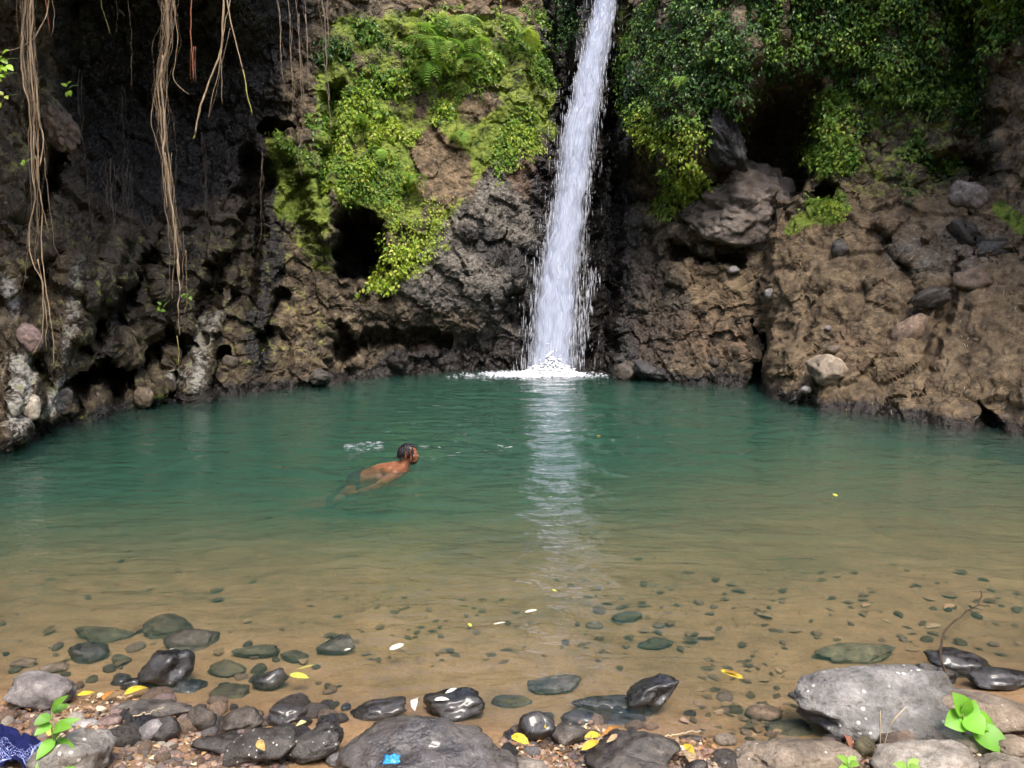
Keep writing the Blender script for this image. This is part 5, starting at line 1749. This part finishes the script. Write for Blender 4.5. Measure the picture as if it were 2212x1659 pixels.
_ids = sorted({i for p in _sf for i in p})
_mp = {i: j for j, i in enumerate(_ids)}
obj("swim_shorts", new_mesh("swim_shorts", _n[_ids] + 0.012 * _nr.reshape(-1, 3)[_ids], [tuple(_mp[i] for i in p) for p in _sf], mat_plain("dark swim cloth", (0.008, 0.009, 0.014), (0.02, 0.022, 0.03), 0.8, 40)), person)
M_HAIR = mat_plain("black wet hair", (0.006, 0.005, 0.007), (0.022, 0.019, 0.024), 0.35, 60, 0.6)
rg = np.random.default_rng(66)
Vs, Fs, nb = [], [], 0
for i in range(150):
    a = rg.uniform(0.60, 2 * math.pi - 0.60) if i > 40 else rg.uniform(-0.7, 0.7)
    el = rg.uniform(0.35, 1.5) if i > 40 else rg.uniform(0.95, 1.5)
    d0 = Vector((math.cos(a) * math.cos(el), math.sin(a) * math.cos(el), math.sin(el)))
    c = HEAD + Vector((-0.014, 0, 0.026))
    p0 = c + Vector((d0.x * 0.100, d0.y * 0.080, d0.z * 0.090))
    out = Vector((d0.x, d0.y, 0.12)).normalized()
    L = rg.uniform(0.07, 0.12) if i > 40 else rg.uniform(0.03, 0.05)
    pts = [p0, p0 + out * 0.014 + Vector((0, 0, -L * .15)), p0 + out * 0.026 + Vector((0, 0, -L * .55)), p0 + out * 0.024 + Vector((rg.normal() * .006, rg.normal() * .006, -L))]
    V, F = tube([tuple(p) for p in pts], [.010, .0095, .0085, .006], 5)
    Vs.append(V)
    Fs += [tuple(nb + k for k in f) for f in F]
    nb += len(V)
V, F = ico(3)
cap = V * np.array([0.104, 0.083, 0.097]) + np.array(HEAD + Vector((-0.016, 0, 0.030)))
keep = (V[:, 2] > 0.05) | (V[:, 0] < -0.25)
keep &= ~((V[:, 0] > 0.55) & (V[:, 2] < 0.55))
Ff = [tuple(int(nb + k) for k in f) for f in F if keep[f].all()]
Vs.append(cap)
obj("hair", new_mesh("hair", np.concatenate(Vs), Fs + Ff, M_HAIR), person)
V, F = ico(3)
bc = V * np.array([0.050, 0.053, 0.044]) + np.array(HEAD + Vector((0.044, 0, -0.078)))
kb = (V[:, 2] < 0.1) & (V[:, 0] > -0.6)
obj("beard", new_mesh("beard", bc, [tuple(map(int, f)) for f in F if kb[f].all()], M_HAIR), person)
for s in (-1, 1):
    V, F = ico(2)
    obj("eye", new_mesh("eye", V * 0.010 + np.array(HEAD + Vector((0.083, s * 0.030, 0.004))), F, mat_plain("eye", (.02, .015, .012), (.5, .48, .45), .2, 90)), person)

# ------------------------------------------------------------------ bandana on the bank at the lower left corner
def mat_bandana():
    m = N("navy bandana")
    uv = m.n("ShaderNodeUVMap").outputs[0]
    sx = m.n("ShaderNodeSeparateXYZ")
    m.put(sx.inputs[0], uv)
    u, v = sx.outputs[0], sx.outputs[1]

    def band(val, c, w):
        return m.math('LESS_THAN', m.math('ABSOLUTE', m.math('SUBTRACT', val, c)), w)

    ink = band(v, 0.10, 0.012)
    ink = m.math('MAXIMUM', ink, band(v, 0.24, 0.012))
    ink = m.math('MAXIMUM', ink, m.math('MULTIPLY', band(u, 0.90, 0.010), m.math('GREATER_THAN', v, 0.24)))
    # a row of rings between the two lines
    fx_ = m.math('SUBTRACT', m.math('FRACT', m.math('MULTIPLY', u, 15)), 0.5)
    fy_ = m.math('MULTIPLY', m.math('SUBTRACT', v, 0.17), 12)
    rr_ = m.math('SQRT', m.math('ADD', m.math('MULTIPLY', m.math('MULTIPLY', fx_, fx_), 2.2), m.math('MULTIPLY', fy_, fy_)))
    ink = m.math('MAXIMUM', ink, band(rr_, 0.40, 0.11))
    # curled floral print
    warp = m.n("ShaderNodeTexWave", wave_type='RINGS')
    m.put(warp.inputs["Vector"], uv)
    warp.inputs["Scale"].default_value = 9
    warp.inputs["Distortion"].default_value = 9
    warp.inputs["Detail"].default_value = 2
    warp.inputs["Detail Scale"].default_value = 2.2
    flo = m.math('GREATER_THAN', warp.outputs["Fac"], 0.90)
    zone = m.math('MULTIPLY', m.math('GREATER_THAN', v, 0.28), m.math('LESS_THAN', m.math('ADD', v, m.math('MULTIPLY', m.noise(3, 2, 0.5, uv), 0.4)), 0.70))
    ink = m.math('MAXIMUM', ink, m.math('MULTIPLY', flo, zone))
    wv = m.noise(220, 2, 0.6, uv)
    c = m.mix(ink, m.ramp(wv, [(0.3, (0.004, 0.006, 0.040)), (0.7, (0.010, 0.014, 0.085))]), (0.30, 0.34, 0.62))
    return m.done(c, 0.85, m.bump(wv, 0.4, 0.004), 0.2)


cb = on_ground(28, 1640)
n = 70
uu, vv = np.meshgrid(np.linspace(0, 1, n), np.linspace(0, 1, n), indexing='ij')
# picture outline of the cloth, carried to the bank: u along the lower hem, v towards the fold at the back
A, B, C_, D_ = on_ground(-40, 1655), on_ground(58, 1682), on_ground(116, 1622), on_ground(-30, 1592)
A, B, C_, D_ = [np.array(p) for p in (A, B, C_, D_)]
Q = (A[None, None] * ((1 - uu) * (1 - vv))[..., None] + B * (uu * (1 - vv))[..., None] + C_ * (uu * vv)[..., None] + D_ * ((1 - uu) * vv)[..., None])
flat = np.stack([uu.ravel() * 3, vv.ravel() * 3, np.zeros(n * n)], 1)
rump = fbm(flat * 1.3, 4, 301).reshape(n, n)
hgt = 0.045 + 0.030 * rump + 0.055 * np.exp(-((vv - 0.80) / 0.14) ** 2) * (0.5 + 0.5 * np.sin(uu * 4.2 + 0.9)) + 0.02 * np.abs(np.sin(uu * 9 + vv * 5 + 2 * rump))
Q[..., 2] = ground_f(Q[..., 0], Q[..., 1]) + np.maximum(hgt * np.minimum(1, 6 * np.minimum(np.minimum(uu, 1 - uu), 1 - vv) + 0.35), 0.012)
Q[..., 0] += 0.012 * fbm(flat * 2 + 9, 3, 303).reshape(n, n)
Q[..., 1] += 0.016 * fbm(flat * 2 + 19, 3, 304).reshape(n, n)
org = Q[n // 2, n // 2].copy()
me = new_mesh("bandana", Q.reshape(-1, 3) - org, grid_faces(n, n), mat_bandana())
ul = me.uv_layers.new(name="UVMap")
F = grid_faces(n, n)
ul.data.foreach_set("uv", np.stack([uu.ravel(), vv.ravel()], 1).astype(np.float32)[F.ravel()].ravel())
band_o = tag(obj("bandana", me, None, tuple(org)), "crumpled navy blue bandana with white print on the pebbles at lower left", "bandana")
so = band_o.modifiers.new("thickness", 'SOLIDIFY')
so.thickness = 0.002

# ------------------------------------------------------------------ seedlings
def seedling(label, basep, topp, leaves, yb, rgb):
    b = at_y(*basep, yb)
    o = thing("seedling", label, "plant", tuple(b))
    t = at_y(*topp, yb - 0.02)
    pts = [b, b.lerp(t, .35) + Vector((.006, -.004, 0)), b.lerp(t, .7) + Vector((-.004, -.006, 0)), t]
    V, F = tube([tuple(p - b) for p in pts], [.004, .0035, .003, .002], 6)
    obj("stem", new_mesh("stem", V, F, M_STEM), o)
    rgs = np.random.default_rng(len(label))
    for (bx, by, tx, ty, w, dy, *up) in leaves:
        p, q = at_y(bx, by, yb - 0.01), at_y(tx, ty, yb - 0.01 + dy)
        c = np.array(rgb) * rgs.uniform(.78, 1.2)
        single_leaf("leaf", p - b, q - b, w, (0.15, -0.75, 0.75) if not up else up[0], c, None, o, 0.12, 0.22, 'ovate', tuple(np.array(c) * (1.1, 1.02, .9)))
    return o


yl = on_ground(115, 1640).y
seedling("bright green leafy seedling beside the bandana at lower left", (126, 1690), (112, 1530), [
    (112, 1535, 145, 1502, .035, -.02), (112, 1540, 150, 1520, .035, .05), (110, 1545, 72, 1566, .045, -.05), (112, 1562, 74, 1588, .045, -.06),
    (116, 1575, 152, 1570, .050, -.07), (116, 1572, 172, 1552, .036, .02), (118, 1596, 78, 1640, .052, -.08), (122, 1602, 140, 1596, .03, .03), (122, 1610, 160, 1618, .06, -.06),
    (124, 1618, 74, 1662, .045, -.10), (124, 1622, 158, 1668, .07, -.10), (120, 1600, 130, 1580, .022, -.04), (126, 1632, 104, 1680, .06, -.1)], yl - 0.12, (.155, .36, .045))
yr = on_ground(2070, 1600).y
seedling("large-leaved bright seedling growing against the great boulder at right", (2080, 1590), (2078, 1520), [
    (2084, 1546, 2060, 1496, .10, .02), (2082, 1552, 2042, 1566, .10, -.03), (2084, 1548, 2126, 1586, .12, -.07), (2086, 1545, 2156, 1574, .085, .02),
    (2090, 1555, 2108, 1512, .07, .05), (2098, 1576, 2188, 1626, .12, -.09), (2080, 1545, 2094, 1508, .06, -.02)], yr - 0.08, (.17, .42, .04))
yc = on_ground(1835, 1690).y
seedling("small pale green weed at the bottom edge right of the long pale slab", (1836, 1700), (1832, 1645), [
    (1832, 1648, 1808, 1632, .03, -.02), (1832, 1648, 1850, 1634, .03, .02), (1833, 1652, 1856, 1652, .035, -.04), (1833, 1655, 1812, 1660, .03, -.04)], yc - .05, (.24, .44, .08))
yc = on_ground(1960, 1700).y
seedling("pale green weed at the bottom edge before the bright whitish boulder", (1962, 1710), (1960, 1655), [
    (1960, 1658, 1930, 1650, .035, -.02), (1960, 1656, 1985, 1640, .035, .02), (1960, 1660, 1990, 1662, .04, -.04), (1960, 1664, 1944, 1672, .04, -.06)], yc - .05, (.26, .44, .10))
# seed stalks in front of the great boulder
ys_ = on_ground(1905, 1640).y - .05
gs = thing("grass_stalk", "two thin seed-headed grass stalks before the great boulder", "grass", tuple(at_y(1902, 1650, ys_)))
gb = Vector(gs.location)
for pts in ([(1902, 1650), (1902, 1600), (1901, 1560), (1902, 1536)], [(1906, 1650), (1912, 1600), (1925, 1560), (1944, 1540), (1958, 1526)]):
    q = resample([at_y(a, b, ys_) - gb for a, b in pts], 14)
    V, F = tube(q, [.0016] * 9 + [.003, .0035, .003, .0028, .001], 5)
    obj("stalk", new_mesh("stalk", V, F, M_STRAW), gs)

# ------------------------------------------------------------------ single fallen leaves, petals and scraps
YEL, YEL2, BRN, TAN, WHT, ORG = (.64, .49, .03), (.52, .52, .08), (.17, .085, .04), (.42, .30, .17), (.75, .70, .58), (.50, .20, .04)
LEAVES = [
    # floating on the water: base px, tip px, width m, colour, float?, label
    ((1556, 1448), (1606, 1464), .060, YEL, 1, 'round', "round yellow leaf with a brown heart floating left of the great boulder"),
    ((626, 1458), (668, 1464), .055, YEL2, 1, 'ovate', "pale yellow-green leaf floating beside the glossy black stone"),
    ((640, 1448), (684, 1437), .012, YEL2, 1, 'lance', "thin pale leaf stalk floating above the pale yellow leaf"),
    ((842, 1404), (872, 1390), .045, WHT, 1, 'round', "white petal floating in the middle of the shallows"),
    ((744, 1406), (758, 1402), .02, WHT, 1, 'round', "tiny white petal floating over the large sunken dark stone"),
    ((1134, 1322), (1160, 1316), .03, WHT, 1, 'round', "small white petal floating nearest the waterfall's reflection"),
    ((1066, 1348), (1092, 1344), .02, WHT, 1, 'round', "white petal scrap floating below the bright petal"),
    ((1192, 1272), (1202, 1276), .02, YEL2, 1, 'round', "tiny cream petal floating farthest out in the reflection"),
    ((1800, 1065), (1808, 1070), .04, YEL2, 1, 'round', "tiny pale leaf floating alone out to the right"),
    ((1288, 940), (1296, 944), .05, YEL, 1, 'round', "tiny yellow leaf floating near the waterfall"),
    ((1012, 1344), (1018, 1352), .02, YEL2, 1, 'round', "tiny yellow speck of a leaf floating left of the petals"),
    ((896, 1536), (902, 1506), .05, WHT, 0, 'ovate', "cream petal standing against the wet rock with petals"),
    ((960, 1500), (1008, 1492), .05, WHT, 0, 'ovate', "large white petal lying on the wet brown-black rock"),
    ((938, 1512), (972, 1510), .03, WHT, 0, 'ovate', "smaller white petal lying on the wet brown-black rock"),
    ((362, 1412), (384, 1400), .04, WHT, 0, 'ovate', "white petal stuck on the big glossy black rock"),
    ((268, 1500), (322, 1482), .060, YEL, 0, 'ovate', "large yellow leaf at the waterline on the left"),
    ((166, 1502), (206, 1494), .035, YEL, 0, 'lance', "small bright yellow leaf beside the dry grey boulder"),
    ((222, 1512), (258, 1488), .06, ORG, 0, 'ovate', "orange-brown curled leaf next to the large yellow leaf"),
    ((1104, 1590), (1142, 1604), .055, YEL, 0, 'round', "yellow leaf propped on the right end of the silvery boulder"),
    ((1176, 1572), (1196, 1560), .035, YEL, 0, 'ovate', "small yellow leaf between two wet stones in the middle"),
    ((1262, 1592), (1300, 1586), .04, YEL, 0, 'lance', "yellow leaf in the pile behind the blue-grey block"),
    ((1300, 1592), (1346, 1566), .035, ORG, 0, 'lance', "long orange-brown leaf in the pile behind the blue-grey block"),
    ((1256, 1620), (1296, 1598), .04, (.66, .40, .04), 0, 'ovate', "amber leaf lowest in the pile beside the two-coloured stone"),
    ((1310, 1604), (1336, 1584), .03, TAN, 0, 'lance', "pale curled leaf leaning on the blue-grey block"),
    ((1478, 1606), (1500, 1628), .045, YEL, 0, 'lance', "yellow and cream leaf at the bottom right of the blue-grey block"),
    ((1484, 1622), (1496, 1650), .07, TAN, 0, 'ovate', "cream dry leaf below the yellow and cream leaf"),
    ((1824, 1582), (1842, 1622), .04, (.30, .12, .07), 0, 'lance', "reddish dry leaf standing left of the round olive pebble"),
    ((1846, 1640), (1872, 1646), .03, (.32, .11, .05), 0, 'lance', "small red-brown leaf below the round olive pebble"),
    ((104, 1590), (126, 1570), .06, (.62, .50, .14), 0, 'ovate', "yellowish dry leaf behind the bandana"),
    ((210, 1536), (234, 1528), .07, (.70, .60, .42), 0, 'ovate', "cream dry leaf among the gravel behind the red-brown stone"),
    ((268, 1580), (296, 1566), .06, (.70, .60, .34), 0, 'ovate', "pale curled leaf left of the rounded white-lined stone"),
    ((556, 1600), (572, 1620), .045, (.55, .36, .12), 0, 'ovate', "small ochre leaf beside the big dark boulder"),
    ((640, 1588 - 20), (664, 1556), .03, (.62, .56, .25), 0, 'lance', "pale green-yellow leaf hooked on the angular black stone"),
    ((1876, 1306), (1864, 1314), .05, (.40, .24, .14), 2, 'ovate', "pinkish leaf lying on the bed above the twig"),
    ((2060, 1308), (2040, 1318), .06, (.42, .26, .16), 2, 'ovate', "light brown leaf on the bed left of the twig's fork"),
    ((2030, 1352), (2000, 1360), .06, (.36, .26, .17), 2, 'ovate', "tan leaf on the bed left of the twig"),
    ((1486, 1560), (1470, 1562), .06, (.34, .22, .15), 2, 'ovate', "pale leaf under water right of the pointed rock"),
]
rg = np.random.default_rng(71)
for (b, t, w, rgb, fl, shp, lab) in LEAVES:
    if fl == 1:
        p, q = on_z(*b, 0.012), on_z(*t, 0.012)
        nh = (rg.normal() * .1, rg.normal() * .1, 1)
        for v_ in (p, q):
            v_.z = 0.010 + float(wave_z(np.array([v_.x]), np.array([v_.y]))[0])
    elif fl == 2:
        p, q = on_ground(*b), on_ground(*t)
        p.z += .01
        q.z += .012
        nh = (0, 0, 1)
    else:
        p, q = on_ground(*b), on_ground(*t)
        # lie on whatever stone is there: lifted toward the eye along the line of sight
        lift = 0.93 if "rock" in lab or "boulder" in lab or "block" in lab or "pile" in lab or "stones" in lab else 0.975
        c = Vector((0, 0, CAM_H))
        p, q = c + (p - c) * lift, c + (q - c) * lift
        nh = (rg.normal() * .25, -.55 + rg.normal() * .2, 1)
    cat = "petal" if "petal" in lab else "leaf"
    o = single_leaf("petal" if cat == "petal" else "fallen_leaf", p, q, w * (0.75 if fl == 0 else 1), nh, rgb, M_LITTER, None, rg.uniform(.05, .22) if fl == 0 else .03, .15 if fl != 1 else .05, shp,
                    None if rgb is not YEL else (.60, .42, .05))
    tag(o, lab, cat)
bh = on_z(1580, 1456, 0.018)
bhm = single_leaf("brown_heart", on_z(1564, 1452, .017) , on_z(1596, 1460, .017), .025, (0, 0, 1), (.34, .17, .03), M_LITTER, None, .02, .03, 'round')
par = [o for o in bpy.data.objects if o.get("label", "").startswith("round yellow leaf with")][0]
bhm.parent = par
bhm.location = bhm.location - par.location + Vector((0, 0, .012))

# blue scrap on the bank
cs = on_ground(846, 1640)
cs = Vector((0, 0, CAM_H)) + (cs - Vector((0, 0, CAM_H))) * 0.855
g_ = np.stack(np.meshgrid(np.linspace(-1, 1, 16), np.linspace(-1, 1, 12), indexing='ij'), -1).reshape(-1, 2)
zz_ = fbm(np.stack([g_[:, 0] * 1.6, g_[:, 1] * 1.6, np.zeros(len(g_))], 1), 3, 401)
keepw = 0.042 * (1 + 0.2 * fbm(np.stack([g_[:, 1] * 2, g_[:, 0], np.ones(len(g_))], 1), 2, 402))
Vb = np.stack([g_[:, 0] * keepw, g_[:, 1] * 0.026 * (1 - .3 * g_[:, 0]), zz_ * 0.028 + .3 * g_[:, 1] * 0.03], 1)
sc_o = tag(obj("plastic_scrap", new_mesh("plastic_scrap", Vb, grid_faces(16, 12), mat_plain("blue plastic film", (0.015, 0.15, 0.42), (0.04, 0.30, 0.62), 0.25, 30)), None, tuple(cs)),
           "crumpled bright blue plastic scrap in front of the silvery boulder", "scrap")
sc_o.scale = (.7, .7, .6)
so = sc_o.modifiers.new("thickness", 'SOLIDIFY')
so.thickness = 0.0015

# twigs
def twig(label, strands, heights, r, mat=None):
    p0 = on_z(*strands[0][0], heights[0])
    o = thing("twig", label, "twig", tuple(p0))
    for i, s in enumerate(strands):
        pts = [on_z(a, b, h) for (a, b), h in zip(s, np.linspace(heights[0], heights[1], len(s)))] if i == 0 else [on_z(a, b, heights[1] * .9) for a, b in s]
        q = resample([p - p0 for p in pts], 16)
        q += 0.004 * rg.normal(size=q.shape)
        V, F = tube(q, np.linspace(r, r * .45, 16) if i == 0 else np.linspace(r * .6, r * .3, 16), 6)
        obj("stick", new_mesh("stick", V, F, mat or M_TWIG), o)
    return o


twig("thin dark forked twig rising from the black boulder in the right shallows", [[(2046, 1462), (2034, 1430), (2026, 1404), (2040, 1360), (2070, 1334), (2104, 1312), (2122, 1296), (2120, 1274)], [(2112, 1306), (2124, 1308), (2136, 1309)]], (0.07, 0.03), .008)
twig("short dry stick sticking out from the blue-grey block", [[(1440, 1590), (1480, 1584), (1512, 1578)]], (0.06, 0.07), .004, M_STRAW)
twig("straw-coloured stick lying across the two-coloured stone", [[(1250, 1614), (1290, 1600), (1320, 1590)]], (0.11, 0.12), .006, M_STRAW)
twig("thin dry stem across the flat dark slab at left", [[(290, 1546), (330, 1536), (352, 1528)]], (0.09, 0.10), .004, M_STRAW)
twig("pale straw stalk leaning on the slope at the right", [[(2100, 1), (2101, 1)]], (0, 0), .001) if False else None

# ------------------------------------------------------------------ litter: dry leaves on the bank, sunken leaves, straw on the slope
def leaf_field(name, zones, n, size, palette, seed, label, lift=0.012, tilt=0.5, zs_=1.0):
    rgf = np.random.default_rng(seed)
    V0, F0 = leaf_shape(1.0, 0.5, 0.18, 0.25, 'ovate', 3)
    Vs, Fs, Cs = [], [], []
    F0 = np.array(F0)
    for i in range(n):
        z = zones[int(rgf.integers(len(zones)))]
        x, y = rgf.uniform(z[0], z[2]), rgf.uniform(z[1], z[3])
        p = on_ground(x, y)
        L = rgf.uniform(*size)
        d, s, nn = frame_from((math.cos(a := rgf.uniform(0, 6.28)), math.sin(a), rgf.normal() * tilt * .5), (rgf.normal() * tilt, rgf.normal() * tilt, 1))
        v = V0 * np.array([L, L * rgf.uniform(.7, 1.3), L * zs_ * rgf.uniform(.5, 2.0)]) @ np.array([d, s, nn]) + np.array(p) + np.array([0, 0, lift * rgf.uniform(.4, 1.8)])
        Fs.append(F0 + len(V0) * len(Vs))
        Vs.append(v)
        Cs.append(np.tile(np.array(palette[int(rgf.integers(len(palette)))]) * rgf.uniform(.7, 1.25), (len(V0), 1)))
    me = new_mesh(name, np.concatenate(Vs), np.concatenate(Fs), M_LITTER)
    color_attr(me, "col", np.concatenate(Cs))
    return tag(obj(name, me), label, "leaves", kind="stuff")


DRY = [(.42, .28, .16), (.55, .42, .27), (.26, .14, .08), (.34, .20, .12), (.64, .54, .38), (.46, .24, .10), (.20, .12, .08)]
leaf_field("leaf_litter", [(0, 1510, 440, 1660), (120, 1500, 300, 1580), (1110, 1590, 1330, 1665), (1180, 1570, 1320, 1620), (1460, 1605, 1540, 1660), (1830, 1600, 1900, 1660), (2010, 1600, 2110, 1660)], 950, (.014, .045), DRY, 81,
           "dry brown leaf bits scattered between the bank stones")
SUNK = [(.08, .056, .03), (.12, .082, .046), (.07, .056, .034), (.17, .112, .06), (.28, .185, .105)]
leaf_field("sunken_leaf_litter", [(1180, 1180, 2212, 1440), (1250, 1240, 2212, 1420), (0, 1180, 1200, 1420), (700, 1290, 1300, 1440), (1500, 1430, 1720, 1600)], 330, (.03, .095), SUNK, 83,
           "dark sunken leaves scattered over the sandy bed", .006, .05, .2)
# larger sunken leaves, one by one
rgf = np.random.default_rng(91)
_lm = []
for i in range(5):
    V, F = leaf_shape(1.0, .45 + .06 * i, .08, .1, ('ovate', 'lance')[i % 2], 5)
    me = new_mesh("sunken_leaf", V, F, M_LITTER)
    color_attr(me, "col", np.tile(SUNK[i], (len(V), 1)))
    _lm.append(me)
for i in range(60):
    p = on_ground(rgf.uniform(1190, 2200), rgf.uniform(1230, 1430)) if i < 44 else on_ground(rgf.uniform(60, 1150), rgf.uniform(1270, 1440))
    o = obj("sunken_leaf", _lm[int(rgf.integers(5))], None, (p.x, p.y, p.z + .015))
    s = rgf.uniform(.07, .13)
    o.scale = (s, s, s)
    o.rotation_euler = (rgf.normal() * .12, rgf.normal() * .12, rgf.uniform(0, 6.28))
    tag(o, "large dark leaf lying on the bed under the shallow water at right" if i < 44 else "large dark leaf lying on the bed under the shallow water at left", "leaf", "sunken leaves at right" if i < 44 else "sunken leaves at left")
# straw bits on the slope
rgf = np.random.default_rng(95)
Vs, Fs, nb = [], [], 0
for i in range(130):
    x, y = rgf.uniform(1660, 2205), rgf.uniform(450, 900)
    if y > 640 + (x - 1640) * 0.5 + 200:
        continue
    k = on_cliff(x, y)
    p = cliff_P[k] + cliff_N[k] * .02
    d = np.array([rgf.normal() * .6, -.2, rgf.normal()])
    d = d / np.linalg.norm(d) * rgf.uniform(.03, .10)
    V, F = tube([p - d / 2, p + cliff_N[k] * .01, p + d / 2], [.003, .004, .002], 4)
    Vs.append(V)
    Fs += [tuple(nb + q for q in f) for f in F]
    nb += len(V)
tag(obj("straw_litter", new_mesh("straw_litter", np.concatenate(Vs), Fs, M_STRAW)), "pale straw bits scattered over the brown slope", "straw", kind="stuff")
